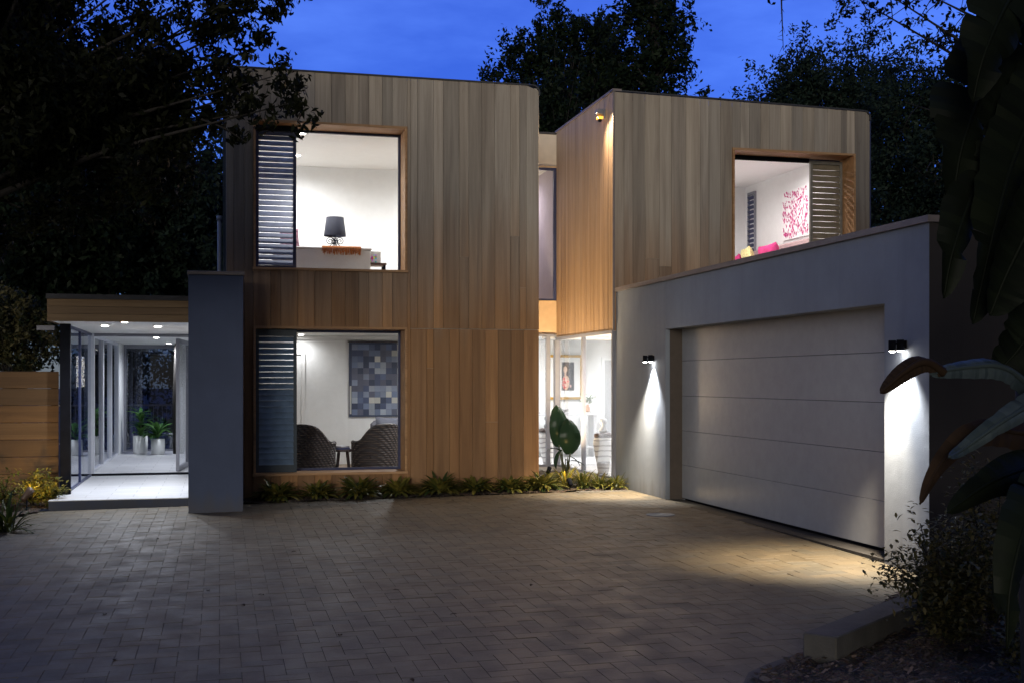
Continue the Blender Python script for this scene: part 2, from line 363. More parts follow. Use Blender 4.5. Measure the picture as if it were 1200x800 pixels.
def lamp(name, kind, loc, energy, col=(1, 0.96, 0.9), target=None, size=0.05, angle=None, blend=0.5):
    ld = bpy.data.lights.new(name, kind); ld.energy = energy; ld.color = col
    if kind == 'AREA': ld.shape = 'DISK'; ld.size = size
    else: ld.shadow_soft_size = size
    if kind == 'SPOT': ld.spot_size = R(angle); ld.spot_blend = blend
    o = bpy.data.objects.new(name, ld); C.objects.link(o); o.location = loc
    if target is not None: o.rotation_euler = (Vector(loc)-Vector(target)).to_track_quat('Z', 'Y').to_euler()
    return o
def downlight(loc, label, energy=25, r=0.045, col=(1, 0.985, 0.96), group='recessed ceiling downlights', light=True, angle=172):
    loc = Vector(loc)
    t = thing('downlight', label, 'downlight', loc, group)
    m = MB(); m.lathe([(r*1.35, -0.006), (r*1.35, 0.0), (r, 0.0), (r, -0.006)], 0, 0, 20, False)
    m.add([(r*1.35*math.cos(2*PI*k/20), r*1.35*math.sin(2*PI*k/20), -0.006) for k in range(20)]+[(r*math.cos(2*PI*k/20), r*math.sin(2*PI*k/20), -0.006) for k in range(20)],
          [(k, (k+1) % 20, 20+(k+1) % 20, 20+k) for k in range(20)])
    m.build('trim_ring', M['white'], t, local=True)
    m = MB(); m.lathe([(0.001, -0.004), (r, -0.004)], 0, 0, 20, False); m.build('lens', M['lamp_on'], t, local=True)
    if light:
        lamp('downlight_lamp', 'SPOT', loc+Vector((0, 0, -0.03)), energy, col, loc+Vector((0, 0, -2)), 0.04, angle, 1.0)
    return t

# ---------------------------------------------------------------- ground
VB = 15.78                                    # back edge of the paving
def grid(name, u0, u1, v0, v1, n, mat, dz, kind='structure', keep=None):
    m = MB(); us = np.linspace(u0, u1, n+1); vs = np.linspace(v0, v1, n+1)
    for j in range(n+1):
        for i in range(n+1): m.v.append((us[i], vs[j], zg(us[i], vs[j])+dz))
    for j in range(n):
        for i in range(n):
            a = j*(n+1)+i; m.f.append((a, a+1, a+n+2, a+n+1)); m.c.append(m.col); m.smooth.append(True)
    return tag(m.build(name, mat), kind=kind)
m = MB(); m.add([(-300, -300, -0.22), (300, -300, -0.22), (300, 300, -0.22), (-300, 300, -0.22)], [(0, 1, 2, 3)])
tag(m.build('ground', M['soil']), kind='structure')
# right hand limit of the paving: curved edge sweeping from the kerb towards the camera
EDGE = [(5.66, 8.56), (5.66, 8.3), (3.30, 6.42)]
e1 = at_z(940, 769, -0.06); e2 = at_z(905, 779, -0.06); e3 = at_z(884, 788, -0.06); e4 = at_z(878, 800, -0.06)
EDGE = [(5.66, 8.50), (3.36, 6.40), (e1.x, e1.y), (e2.x, e2.y), (e3.x, e3.y), (e4.x, e4.y), (2.55, 5.4), (2.50, 4.6), (2.6, 2.0)]
LEFT = [(-2.13, 15.78), (-2.42, 14.9), (-2.95, 14.1), (-3.6, 13.2), (-4.4, 12.3), (-6, 11), (-9, 9.5)]
def lerp_poly(P, key, val, out):
    for a, b in zip(P, P[1:]):
        lo, hi = sorted((a[key], b[key]))
        if lo <= val <= hi and hi > lo:
            f = (val-a[key])/(b[key]-a[key]); return a[out]+f*(b[out]-a[out])
    return None
def inside(u, v):
    if v > VB or v < 2 or u > 5.66: return False
    if v < 8.5:
        x = lerp_poly(EDGE, 1, v, 0)
        if x is not None and u > x: return False
    if v > 9.5:
        x = lerp_poly(LEFT, 1, v, 0)
        if x is not None and u < x: return False
    return True
def pavers():
    w = 0.125; g = 0.0011; m = MB(); bed = None
    pal = [(0.114, 0.087, 0.048), (0.108, 0.084, 0.047), (0.121, 0.091, 0.049), (0.099, 0.079, 0.047), (0.111, 0.085, 0.048), (0.091, 0.075, 0.046)]
    for j in range(16, 128):
        for i in range(-72, 46):
            k = (i-j) % 4
            if k == 0: x0, x1, y0, y1 = i*w, (i+2)*w, j*w, (j+1)*w
            elif k == 3: x0, x1, y0, y1 = i*w, (i+1)*w, j*w, (j+2)*w
            else: continue
            y1 = min(y1, VB); x1 = min(x1, 5.665)
            if y1-y0 < 0.03 or x1-x0 < 0.03 or x0 > 5.6: continue
            if not inside((x0+x1)/2, (y0+y1)/2): continue
            x0 += g; y0 += g; x1 -= g; y1 -= g; b = 0.0016
            dz = random.uniform(-0.0010, 0.0010); tx, ty = random.uniform(-0.001, 0.001), random.uniform(-0.001, 0.001)
            Z = lambda x, y, d: zg(x, y)+dz+tx*(x-x0)/0.3*2+ty*(y-y0)/0.3*2+d
            c = random.choice(pal); q = random.uniform(0.92, 1.08); m.col = (c[0]*q, c[1]*q, c[2]*q, random.random())
            vs = [(x, y, Z(x, y, 0)) for x, y in ((x0+b, y0+b), (x1-b, y0+b), (x1-b, y1-b), (x0+b, y1-b))]
            vs += [(x, y, Z(x, y, -b)) for x, y in ((x0, y0), (x1, y0), (x1, y1), (x0, y1))]
            vs += [(x, y, Z(x, y, -0.03)) for x, y in ((x0, y0), (x1, y0), (x1, y1), (x0, y1))]
            m.add(vs, [(0, 1, 2, 3)]+[(4+a, 4+(a+1) % 4, (a+1) % 4, a) for a in range(4)]+[(8+a, 8+(a+1) % 4, 4+(a+1) % 4, 4+a) for a in range(4)])
    return tag(m.build('driveway', M['paver']), kind='structure')
pavers()
M['joint'] = simple('joint_sand', (0.078, 0.063, 0.038), 0.95, 0.3, scale=20)
grid('driveway_joint_sand', -9, 5.66, 2, 15.9, 24, M['joint'], -0.0055)
grid('driveway_far', 5.66, 5.9, 8.6, 15.9, 6, M['joint'], -0.006)
# mulch beds
def bed(name, pts, mat, dz=0.012, bumpy=0.03, res=0.08):
    """polygon filled with a bumpy grid"""
    xs = [p[0] for p in pts]; ys = [p[1] for p in pts]
    def ins(x, y):
        c = False; n = len(pts)
        for i in range(n):
            (x1, y1), (x2, y2) = pts[i], pts[(i+1) % n]
            if (y1 > y) != (y2 > y) and x < (x2-x1)*(y-y1)/(y2-y1)+x1: c = not c
        return c
    m = MB(); idx = {}
    nx = int((max(xs)-min(xs))/res)+2; ny = int((max(ys)-min(ys))/res)+2
    def vid(i, j):
        if (i, j) not in idx:
            x = min(xs)+i*res; y = min(ys)+j*res
            idx[(i, j)] = len(m.v); m.v.append((x, y, zg(x, y)+dz+random.uniform(0, bumpy)))
        return idx[(i, j)]
    for i in range(nx):
        for j in range(ny):
            if ins(min(xs)+(i+.5)*res, min(ys)+(j+.5)*res):
                m.f.append((vid(i, j), vid(i+1, j), vid(i+1, j+1), vid(i, j+1))); m.c.append(m.col); m.smooth.append(True)
    return tag(m.build(name, mat), kind='structure')
bed('garden_bed', [(0.0, 15.80), (5.66, 15.80), (5.66, 19.4), (4.5, 19.4), (4.5, 16.5), (0.0, 16.5)], M['mulch'], -0.005, 0.03, 0.06)
bed('garden_bed', [(5.64, 8.52)]+[(x+0.02, y) for x, y in EDGE[1:]]+[(14, 2.0), (14, 8.52)], M['mulch'], -0.01, 0.05, 0.07)
bed('garden_bed', [(-2.13, 15.8), (-2.13, 16.8), (-12, 16.8), (-12, 8)]+[(x-0.02, y) for x, y in LEFT[::-1]], M['mulch'], 0.0, 0.04, 0.09)
# bark chips scattered over the right bed: one mass
def chips():
    n = 6000; cs = []
    V = []; F = []; K = []
    for i in range(n):
        u, v = random.uniform(2.5, 7.5), random.uniform(4.8, 8.4)
        x = lerp_poly(EDGE, 1, v, 0)
        if x is None or u < x+0.06: continue
        z = zg(u, v)+0.03+random.random()*0.015; a = random.random()*PI; l, w = random.uniform(0.006, 0.024), random.uniform(0.004, 0.010)
        t1, t2 = random.uniform(-.5, .5), random.uniform(-.5, .5); ca, sa = math.cos(a), math.sin(a); k = len(V)
        for sx, sy in ((-1, -1), (1, -1), (1, 1), (-1, 1)):
            V.append((u+ca*sx*l-sa*sy*w, v+sa*sx*l+ca*sy*w, z+sx*l*t1+sy*w*t2))
        F.append((k, k+1, k+2, k+3)); q = random.random(); K.append((0.05+0.14*q*q, 0.036+0.09*q*q, 0.025+0.06*q*q, 1))
    m, nt_, b_ = new_mat('bark_chip'); at = N(nt_, 'ShaderNodeAttribute', attribute_name='bc'); L(nt_, at.outputs['Color'], b_.inputs['Base Color']); b_.inputs['Roughness'].default_value = 0.9
    o = qmesh('bark_chips', np.array(V), np.array(F), np.array(K), m)
    tag(o, 'loose brown bark chips covering the garden bed behind the kerb', 'bark mulch', kind='stuff')
chips()
# concrete edging strip following the curved paving edge
def strip(name, P, w, h, mat, label):
    m = MB()
    P = [Vector((x, y)) for x, y in P]; Lf = []; Rt = []
    for i, p in enumerate(P):
        d = (P[min(i+1, len(P)-1)]-P[max(0, i-1)]).normalized(); n_ = Vector((d.y, -d.x)); Lf.append(p-n_*w/2); Rt.append(p+n_*w/2)
    for i in range(len(P)-1):
        q = [Lf[i], Rt[i], Rt[i+1], Lf[i+1]]
        vs = [(a.x, a.y, zg(a.x, a.y)-0.05) for a in q]+[(a.x, a.y, zg(a.x, a.y)+h) for a in q]
        m.add(vs, [(4, 5, 6, 7), (0, 1, 5, 4), (1, 2, 6, 5), (2, 3, 7, 6), (3, 0, 4, 7)])
    o = m.build(name, mat); return tag(o, kind='structure')
strip('driveway_edging', [(e1.x+.0, e1.y+.02), (e2.x, e2.y), (e3.x, e3.y), (e4.x, e4.y), (2.55, 5.4), (2.50, 4.6)], 0.07, 0.008, M['concrete'], '')
# kerb block
kd = Vector((0.80, 0.60, 0)).normalized(); kn = Vector((kd.y, -kd.x, 0)); k0 = Vector((3.37, 6.36, 0))
m = MB(); kl = 3.0; mt = Matrix(((kd.x, kn.x, 0, k0.x), (kd.y, kn.y, 0, k0.y), (0, 0, 1, -0.10), (0, 0, 0, 1)))
for a in range(2):
    m.bbox(a*kl/2+0.003*a, (a+1)*kl/2, 0.0, 0.21, 0.0, 0.205, 0.008, mt)
tag(m.build('kerb', M['concrete']), 'low grey concrete kerb wall edging the bark bed at lower right', 'kerb')

# ---------------------------------------------------------------- house
house = thing('house', 'two storey cedar clad house with grey garage and lit windows', 'house', (0.1, 16.45, 0))
BP = [(0.41, 0.325, 0.215), (0.38, 0.30, 0.20), (0.45, 0.355, 0.23), (0.33, 0.265, 0.18), (0.37, 0.305, 0.215), (0.43, 0.335, 0.21), (0.34, 0.28, 0.20), (0.41, 0.335, 0.235)]
def boards(m, u0, u1, z0, z1, v, holes=(), widths=(0.10, 0.14, 0.19, 0.19, 0.23), plane='v', th=0.022, ztop=None, pal=BP, vary=0.17):
    """vertical boards with V joints on plane v (or u); holes = [(u0,u1,z0,z1)]"""
    cuts = sorted({u0, u1}|{h[0] for h in holes}|{h[1] for h in holes}); edges = [u0]
    for a, b in zip(cuts, cuts[1:]):
        x = a
        while b-x > 1e-6:
            w = random.choice(widths)
            if b-x-w < 0.06: w = b-x
            x = min(b, x+w); edges.append(x)
    last = None
    for a, b in zip(edges, edges[1:]):
        c = random.choice([p for p in pal if p != last]); last = c; q = random.uniform(1-vary, 1+vary)*random.choice((1, 1, 1, 0.80, 0.86) if vary > 0.1 else (1,)); 
        m.col = (c[0]*q, c[1]*q, c[2]*q, random.random())
        zt = z1 if ztop is None else ztop((a+b)/2, z1)
        mid = (a+b)/2; segs = [(z0, zt)]
        for h in holes:
            if h[0]-1e-6 < mid < h[1]+1e-6:
                segs = [s for lo, hi in segs for s in ((lo, min(hi, h[2])), (max(lo, h[3]), hi)) if s[1]-s[0] > 0.01]
        j = random.uniform(-0.002, 0.002); g = 0.0009; bv = 0.003; d0 = -th+0.006
        sp = []
        for lo, hi in segs:
            if plane == 'v' and hi-lo > 1.6 and random.random() < 0.2:
                k = random.uniform(lo+0.5, hi-0.5); sp += [(lo, k-0.0012), (k+0.0012, hi)]
            else: sp.append((lo, hi))
        base_c = m.col
        for si_, (lo, hi) in enumerate(sp):
            if si_: c = random.choice(pal); q2 = random.uniform(0.85, 1.12); m.col = (c[0]*q2, c[1]*q2, c[2]*q2, random.random())
            prof = [(a+g, d0), (a+g+bv, -th+j), (b-g-bv, -th+j), (b-g, d0)]
            pts = []
            for z in (lo, hi):
                for x, d in prof:
                    zz = ztop(x, z1) if (ztop is not None and z == hi and hi == zt) else z
                    pts.append((x, v+d, zz) if plane == 'v' else (v+d, x, zz))
            fs = [(0, 1, 5, 4), (1, 2, 6, 5), (2, 3, 7, 6), (3, 2, 1, 0), (4, 5, 6, 7)]
            m.add(pts, fs)
VF = 16.45
WU = (0.45, 2.57, 3.12, 5.175); WL = (0.45, 2.57, 0.30, 2.35)
TOP = 5.865
def arc(x, x1, r=0.09):
    k = max(0.0, min(x-(x1-r), r*0.999)); return r-math.sqrt(r*r-k*k)
def rt(x1): return lambda u, z: z-arc(u, x1)
# left block
m = MB(); boards(m, 0.088, 2.62, 0.0, TOP, VF, [WU, WL]); boards(m, 2.62, 4.5, 2.34, TOP, VF, [], ztop=rt(4.5)); boards(m, 2.62, 4.5, 0.0, 2.332, VF)
m.build('front_cladding', M['clad'], house)
def wallbox(m, u0, u1, v0, v1, z0, z1, holes):
    us = sorted({u0, u1}|{h[0] for h in holes}|{h[1] for h in holes})
    for a, b in zip(us, us[1:]):
        segs = [(z0, z1)]
        for h in holes:
            if h[0]-1e-6 < (a+b)/2 < h[1]+1e-6:
                segs = [s for lo, hi in segs for s in ((lo, min(hi, h[2])), (max(lo, h[3]), hi)) if s[1]-s[0] > 0.01]
        for lo, hi in segs: m.box(a, b, v0, v1, lo, hi)
m = MB(); wallbox(m, 0.10, 4.49, VF+0.003, VF+0.45, -0.1, TOP-0.03, [WU, WL])
m.box(0.10, 0.20, VF+0.45, 21.4, -0.1, TOP-0.03); m.box(4.39, 4.49, VF+0.45, 21.4, -0.1, TOP-0.03); m.box(0.20, 4.39, 21.3, 21.4, -0.1, TOP-0.03)
m.build('wall', M['cream'], house)
m = MB(); m.box(0.20, 4.39, VF+0.45, 21.3, TOP-0.20, TOP-0.06); m.build('roof', M['darkroof'], house)
# right block
RB0, RB1 = 5.64, 9.855; WR = (7.53, 9.595, 3.12, 5.12)
m = MB(); boards(m, RB0+0.02, RB1, 2.34, TOP-0.01, VF, [WR], ztop=lambda u, z: z-0.07*(u-RB0)/4.2-arc(u, RB1))
m.build('front_cladding', M['clad'], house)
m = MB(); boards(m, VF, 19.46, 2.35, TOP, RB0+0.022, [], widths=(0.065, 0.085), plane='u', vary=0.07, pal=[(0.40, 0.31, 0.23), (0.37, 0.285, 0.205), (0.42, 0.325, 0.24)])
m.build('side_cladding', M['clad_side'], house)
m = MB(); wallbox(m, RB0+0.03, RB1-0.01, VF+0.003, VF+0.45, 2.36, TOP-0.12, [WR])
m.box(RB0+0.03, RB0+0.13, VF+0.45, 20.5, 2.36, TOP-0.12); m.box(9.60, 9.84, VF+0.45, 20.5, 2.36, TOP-0.12); m.box(RB0+0.13, 9.60, 20.4, 20.5, 2.36, TOP-0.12)
m.build('wall', M['cream'], house)
m = MB(); m.box(RB0+0.13, 9.60, VF+0.45, 20.4, TOP-0.25, TOP-0.15); m.build('roof', M['darkroof'], house)
m = MB(); m.box(RB0+0.0, RB1, VF+0.0, 19.5, 2.335, 2.352); m.build('soffit', M['cream'], house)
# roof edge cappings, following the rounded corner
def capping(name, P, w, h, mat):
    m = MB()
    for a, b in zip(P, P[1:]):
        a, b = Vector(a), Vector(b); d = (b-a); ln = d.length; d.normalize()
        n_ = Vector((0, 1, 0)) if abs(d.y) < 0.5 else Vector((1, 0, 0)); up = d.cross(n_); up = up if up.z > 0 or (abs(up.z) < 0.1 and up.x > 0) else -up
        vs = [a+d*s+n_*x+up*z for s in (-0.002, ln+0.002) for x, z in ((-w, 0), (0.12, 0), (0.12, h), (-w, h))]
        m.add(vs, [(0, 1, 2, 3), (7, 6, 5, 4), (0, 4, 5, 1), (1, 5, 6, 2), (2, 6, 7, 3), (3, 7, 4, 0)])
    return m.build(name, mat, house)
def round_corner(x1, zt, r=0.09):
    return [(x1-r+r*math.sin(a), VF-0.02, zt-r+r*math.cos(a)) for a in [R(x) for x in (0, 22, 45, 68, 90)]]+[(x1, VF-0.02, zt-r-0.04)]
capping('roof_capping', [(0.06, VF-0.02, TOP)]+round_corner(4.492, TOP), 0.02, 0.022, M['darkroof'])
capping('roof_capping', [(RB0-0.02, VF-0.02, TOP)]+round_corner(RB1-0.01, TOP-0.075), 0.02, 0.022, M['darkroof'])
capping('roof_capping', [(RB0-0.0, VF-0.04, TOP), (RB0-0.0, 19.48, TOP)], 0.02, 0.035, M['cap'])
boxobj('corner_trim', M['teal'], house, (0.045, 0.086, VF-0.012, VF+0.3, 0.0, TOP))
boxobj('corner_trim', M['cap'], house, (RB0-0.010, RB0+0.018, VF-0.028, VF-0.002, 2.34, TOP-0.002))
boxobj('corner_trim', M['navy'], house, (RB1+0.002, RB1+0.02, VF-0.02, VF+0.3, 2.8, TOP-0.2))
# link between the blocks
VL = 19.48
m = MB(); m.box(4.49, 5.66, VL, VL+0.15, 5.29, 5.84); m.build('link_panel', M['cream'], house)
m = MB(); m.box(4.49, 5.66, VL, VL+0.15, 2.40, 2.965); m.build('link_panel', M['tanpanel'], house)
m = MB(); m.box(4.49, 5.66, VL-0.03, VL+4.0, 5.842, 5.875); m.build('roof', M['darkroof'], house)
for z_ in (5.27, 2.955): boxobj('trim', M['tanpanel'], house, (4.49, 5.66, VL-0.012, VL-0.002, z_, z_+0.021))
w = boxobj('window', M['navy'], house, (4.49, 5.66, VL, VL+0.06, 5.225, 5.268), (4.49, 5.66, VL, VL+0.06, 2.977, 3.01), (5.60, 5.655, VL, VL+0.06, 3.01, 5.225))
boxobj('glass', M['glass'], w, (4.49, 5.60, VL+0.025, VL+0.031, 3.01, 5.225))
m = MB(); m.box(4.50, 5.64, 22.4, 22.5, 2.8, 5.7); m.box(5.645, 5.66, VL+0.16, 22.4, 2.8, 5.7); m.box(4.49, 4.50, VL+0.16, 22.4, 2.8, 5.7)
m.build('landing_wall', M['lilac'], house)
m = MB(); m.box(4.50, 5.64, VL+0.16, 22.4, 5.32, 5.36); m.build('landing_ceiling', M['ceil'], house)
m = MB(); m.box(4.50, 5.64, VL+0.16, 22.4, 2.72, 2.8); m.build('landing_floor', M['floor_wood'], house)
# ground floor glazing of the link and under the right block
ZS = 0.156
def glaz(name, frames, panes, fmat=M['alu'], gmat=M['glass_clear']):
    w = boxobj(name, fmat, house, *frames)
    for p in panes: boxobj('glass', gmat, w, p)
    return w
glaz('window', [(4.49, 5.62, VL-0.03, VL+0.03, 2.36, 2.40), (4.49, 5.62, VL-0.03, VL+0.03, ZS-0.03, ZS+0.01), (5.46, 5.53, VL-0.03, VL+0.03, ZS+0.01, 2.36)],
     [(4.49, 5.46, VL-0.003, VL+0.003, ZS+0.01, 2.36)])
GU = 5.66
glaz('window', [(GU-0.03, GU+0.03, 16.46, VL, 2.30, 2.345), (GU-0.03, GU+0.03, 16.46, VL, ZS-0.02, ZS+0.02), (GU-0.03, GU+0.03, 17.93, 17.99, ZS+0.02, 2.30),
     (GU-0.03, GU+0.03, 16.46, 16.50, ZS+0.02, 2.30), (GU-0.06, GU+0.03, 19.38, VL+0.03, ZS+0.02, 2.30)],
     [(GU-0.003, GU+0.003, 16.50, 17.93, ZS+0.02, 2.30), (GU-0.003, GU+0.003, 17.99, 19.38, ZS+0.02, 2.30)])
boxobj('plinth', M['cream'], house, (GU-0.05, GU+0.1, 16.46, VL, -0.1, ZS-0.021), (4.49, GU-0.051, VL-0.05, VL+0.1, -0.1, ZS-0.031))
# timber window boxes, sashes, shutters
def window_box(h, gv, lip=0.03, glass_u=None, name='window', sill=True):
    u0, u1, z0, z1 = h; f = 0.032
    m = MB(); m.col = (0.40, 0.30, 0.21, 0.3)
    y0, y1 = VF-0.022-lip, gv+0.06
    m.box(u0, u0+f, y0, y1, z0+f, z1-f); m.col = (0.42, 0.32, 0.22, 0.6); m.box(u1-f, u1, y0, y1, z0+f, z1-f)
    m.col = (0.38, 0.29, 0.20, 0.9); m.box(u0, u1, y0, y1, z1-f, z1); m.col = (0.43, 0.33, 0.24, 0.1); m.box(u0-0.01, u1+0.01, y0-0.02, y1, z0, z0+f)
    w = m.build(name, M['reveal'], house)
    a, b, c, d = u0+f, u1-f, z0+f, z1-f; s = 0.035
    boxobj('sash', M['navy'], w, (a, b, gv-0.02, gv+0.02, d-s, d-0.001), (a, b, gv-0.02, gv+0.02, c+0.001, c+s), (a+0.001, a+s, gv-0.02, gv+0.02, c+s, d-s), (b-s, b-0.001, gv-0.02, gv+0.02, c+s, d-s))
    boxobj('glass', M['glass_clear'], w, (a+s, b-s, gv-0.003, gv+0.003, c+s, d-s))
    return w
def shutter(u0, u1, z0, z1, v, fm, sm, n, tilt, label, st=0.045, depth=0.06, th=0.008, rail=0.05):
    t = boxobj('shutter', fm, house, (u0, u0+st, v-0.02, v+0.02, z0, z1), (u1-st, u1, v-0.02, v+0.02, z0, z1), (u0+st, u1-st, v-0.02, v+0.02, z1-rail, z1), (u0+st, u1-st, v-0.02, v+0.02, z0, z0+rail))
    m = MB(); za, zb = z0+rail, z1-rail; p = (zb-za)/n
    for i in range(n):
        zc = za+p*(i+0.5); tl = (tilt(i) if callable(tilt) else tilt)+random.uniform(-1.5, 1.5)
        mt = Matrix.Translation((0, v, zc)) @ Matrix.Rotation(R(tl), 4, 'X')
        m.bbox(u0+st-0.003, u1-st+0.003, -depth/2, depth/2, -th/2, th/2, 0.003, mt)
    m.build('slats', sm, t)
    t['label'] = label; return t
GV = 16.85
window_box(WU, GV); window_box(WL, GV); window_box(WR, GV)
boxobj('track', M['black'], house, (0.482, 1.06, 16.62, 16.80, 5.075, 5.14))
shutter(0.485, 1.045, 3.155, 5.07, 16.70, M['navy'], M['slatblue'], 24, 50, 'navy louvred shutter of the upper window', depth=0.096)
shutter(0.485, 1.045, 0.335, 2.315, 16.60, M['teal'], M['slatteal'], 22, lambda i: 48 if i > 12 else 57, 'dark teal louvred shutter of the lower window', depth=0.094, rail=0.10)
shutter(9.00, 9.56, 3.155, 5.05, 16.76, M['slatsage'], M['slattimber'], 20, 68, 'pale timber louvred shutter of the right hand window', depth=0.096)
boxobj('roller_blind', M['black'], house, (7.565, 9.0, 16.78, 16.82, 5.02, 5.085))
# downpipe at the left corner
m = MB(); m.tube([(0.0, 16.62, 2.6), (0.0, 16.62, 3.80)], 0.03, 12); m.tube([(0.0, 16.62, 3.80), (0.0, 16.62, 3.86)], 0.042, 12)
m.build('downpipe', M['alum_white'], house)
# blade wall (pillar)
m = MB(); m.bbox(-0.37, 0.285, 14.9, 16.42, -0.08, 2.90, 0.006); m.build('blade_wall', M['slate'], house)
m = MB(); m.bbox(-0.385, 0.30, 14.885, 16.43, 2.902, 2.945, 0.004); m.build('blade_wall_capping', M['cap'], house)

# ---------------------------------------------------------------- garage
UG, UD, GT = 5.68, 5.907, 2.905
boxobj('garage_wall', M['render'], house, (UG, UG+0.3, 8.56, 9.228, -0.2, GT), (UG, UG+0.3, 14.453, 16.44, -0.2, GT), (UG+0.002, UG+0.3, 9.232, 14.449, 2.277, GT))
boxobj('garage_end_wall', M['shadewall'], house, (UG+0.002, 12.0, 8.556, 8.562, -0.2, GT-0.002), (UG+0.302, 12.0, 8.563, 8.80, -0.2, GT))  # end face coloured dark in place of the shade from the plants
boxobj('garage_wall_capping', M['cap'], house, (UG-0.03, UG+0.33, 8.53, 16.425, GT+0.002, 2.963))
boxobj('garage_wall_capping', M['shadewall'], house, (UG+0.331, 12.0, 8.53, 8.83, GT+0.002, 2.963))  # capping over the end face carries the same painted shade
boxobj('garage_roof', M['darkroof'], house, (UG+0.3, 12, 8.8, 16.44, 2.55, 2.62))
boxobj('garage_reveal', simple('brown_reveal', (0.09, 0.07, 0.055), 0.7), house, (UG+0.06, UD+0.08, 14.44, 14.452, 0.05, 2.277))
m = MB()
zs = [0.065, 0.499, 0.948, 1.404, 1.862, 2.285]
for a, b in zip(zs, zs[1:]): m.bbox(UD, UD+0.04, 9.0, 14.44, a+0.002, b-0.002, 0.002)
gd = m.build('garage_door', M['door'], house)
boxobj('door_backing', M['black'], gd, (UD+0.045, UD+0.06, 9.0, 14.44, 0.03, 2.3))
boxobj('threshold', M['soil'], house, (UG+0.01, UD+0.12, 9.23, 14.45, -0.05, 0.03))

# ---------------------------------------------------------------- porch
ZP = 0.085
boxobj('porch_step', M['slate'], house, (-2.10, 0.08, 15.83, 19.85, -0.15, ZP-0.012))
boxobj('porch_paving', M['tile'], house, (-2.105, 0.08, 15.822, 19.85, ZP-0.010, ZP))
boxobj('hall_floor', M['tile'], house, (-2.10, 0.08, 19.852, 26.0, 0.02, 0.12))
boxobj('threshold', M['black'], house, (-2.0, 0.08, 19.80, 19.851, ZP+0.001, 0.118))
boxobj('porch_soffit', M['ceil'], house, (-2.08, 0.08, 15.9, 26.0, 2.36, 2.40))
m = MB(); 
for k, (a, b) in enumerate(((2.357, 2.448), (2.452, 2.543), (2.547, 2.636))):
    c = BP[k]; m.col = (c[0], c[1], c[2], k*0.3); m.box(-2.10, 0.08, 15.85, 15.90, a, b); m.box(-2.12, -2.101, 15.85, 20, a, b)
m.build('fascia', M['fascia'], house)
boxobj('porch_roof', M['darkroof'], house, (-2.13, 0.08, 15.82, 26.2, 2.638, 2.70))
boxobj('beam', M['alu'], house, (-2.35, -2.13, 16.6, 16.7, 2.27, 2.33))
boxobj('post', M['black'], house, (-2.066, -1.936, 16.65, 16.76, ZP, 2.358))
boxobj('post', M['alum_white'], house, (-2.10, -1.95, 19.87, 20.0, 0.12, 2.358))
glaz('glass_screen', [(-2.02, -1.98, 16.76, 19.87, 2.32, 2.358), (-2.02, -1.98, 16.76, 19.87, ZP, ZP+0.03), (-2.02, -1.98, 18.3, 18.35, ZP+0.03, 2.32)],
     [(-2.003, -1.997, 16.76, 18.3, ZP+0.03, 2.32), (-2.003, -1.997, 18.35, 19.87, ZP+0.03, 2.32)], M['navy'], M['glass_dark'])
fr = [(-2.03, -1.97, 20.0, 25.3, 2.30, 2.358), (-2.03, -1.97, 20.0, 25.3, 0.12, 0.16)]; pn = []
for v in (20.0, 21.5, 21.62, 23.1, 23.22, 24.7): fr.append((-2.03, -1.96, v, v+0.06, 0.16, 2.30))
for a, b in ((20.06, 21.5), (21.68, 23.1), (23.28, 24.7)): pn.append((-2.003, -1.997, a, b, 0.16, 2.30))
glaz('sliding_door', fr, pn, M['alum_white'], M['glass_dark'])
boxobj('hall_wall', M['white'], house, (-2.05, -1.95, 24.76, 26.0, 0.12, 2.358), (0.04, 0.08, 20.0, 26.0, 0.12, 2.358))
glaz('rear_window', [(-1.95, 0.04, 25.88, 25.94, 2.28, 2.358), (-1.95, 0.04, 25.88, 25.94, 0.12, 0.16), (-1.95, -1.90, 25.88, 25.94, 0.16, 2.28), (-0.35, -0.30, 25.88, 25.94, 0.16, 2.28)],
     [(-1.90, -0.35, 25.905, 25.911, 0.16, 2.28), (-0.30, 0.04, 25.905, 25.911, 0.16, 2.28)], M['alu'], M['glass_dark'])
# entrance head frame and pivoting door standing open
boxobj('door_head', M['alu'], house, (-1.95, 0.04, 19.88, 19.94, 2.31, 2.358))
pd = MB(); d0 = Vector((-0.69, 19.93, 0)); dd = Vector((0.105, 1.1, 0)).normalized(); dn = Vector((dd.y, -dd.x, 0))
mt = Matrix(((dd.x, dn.x, 0, d0.x), (dd.y, dn.y, 0, d0.y), (0, 0, 1, 0), (0, 0, 0, 1)))
for b in ((0, 0.06, 0, 0.05, 0.13, 2.29), (1.24, 1.30, 0, 0.05, 0.13, 2.29), (0.06, 1.24, 0, 0.05, 0.13, 0.20), (0.06, 1.24, 0, 0.05, 2.22, 2.29)): pd.box(*b, mt)
pdo = pd.build('door', M['alu'], house)
g = MB(); g.box(0.06, 1.24, 0.022, 0.028, 0.20, 2.22, mt); g.build('glass', M['glass_clear'], pdo)
h = MB(); h.tube([mt @ Vector((1.15, -0.05, 0.7)), mt @ Vector((1.15, -0.05, 1.5))], 0.012, 8); h.build('handle', M['alu'], pdo)
boxobj('post', M['alu'], house, (-0.50, -0.45, 23.0, 23.06, 0.12, 2.358))

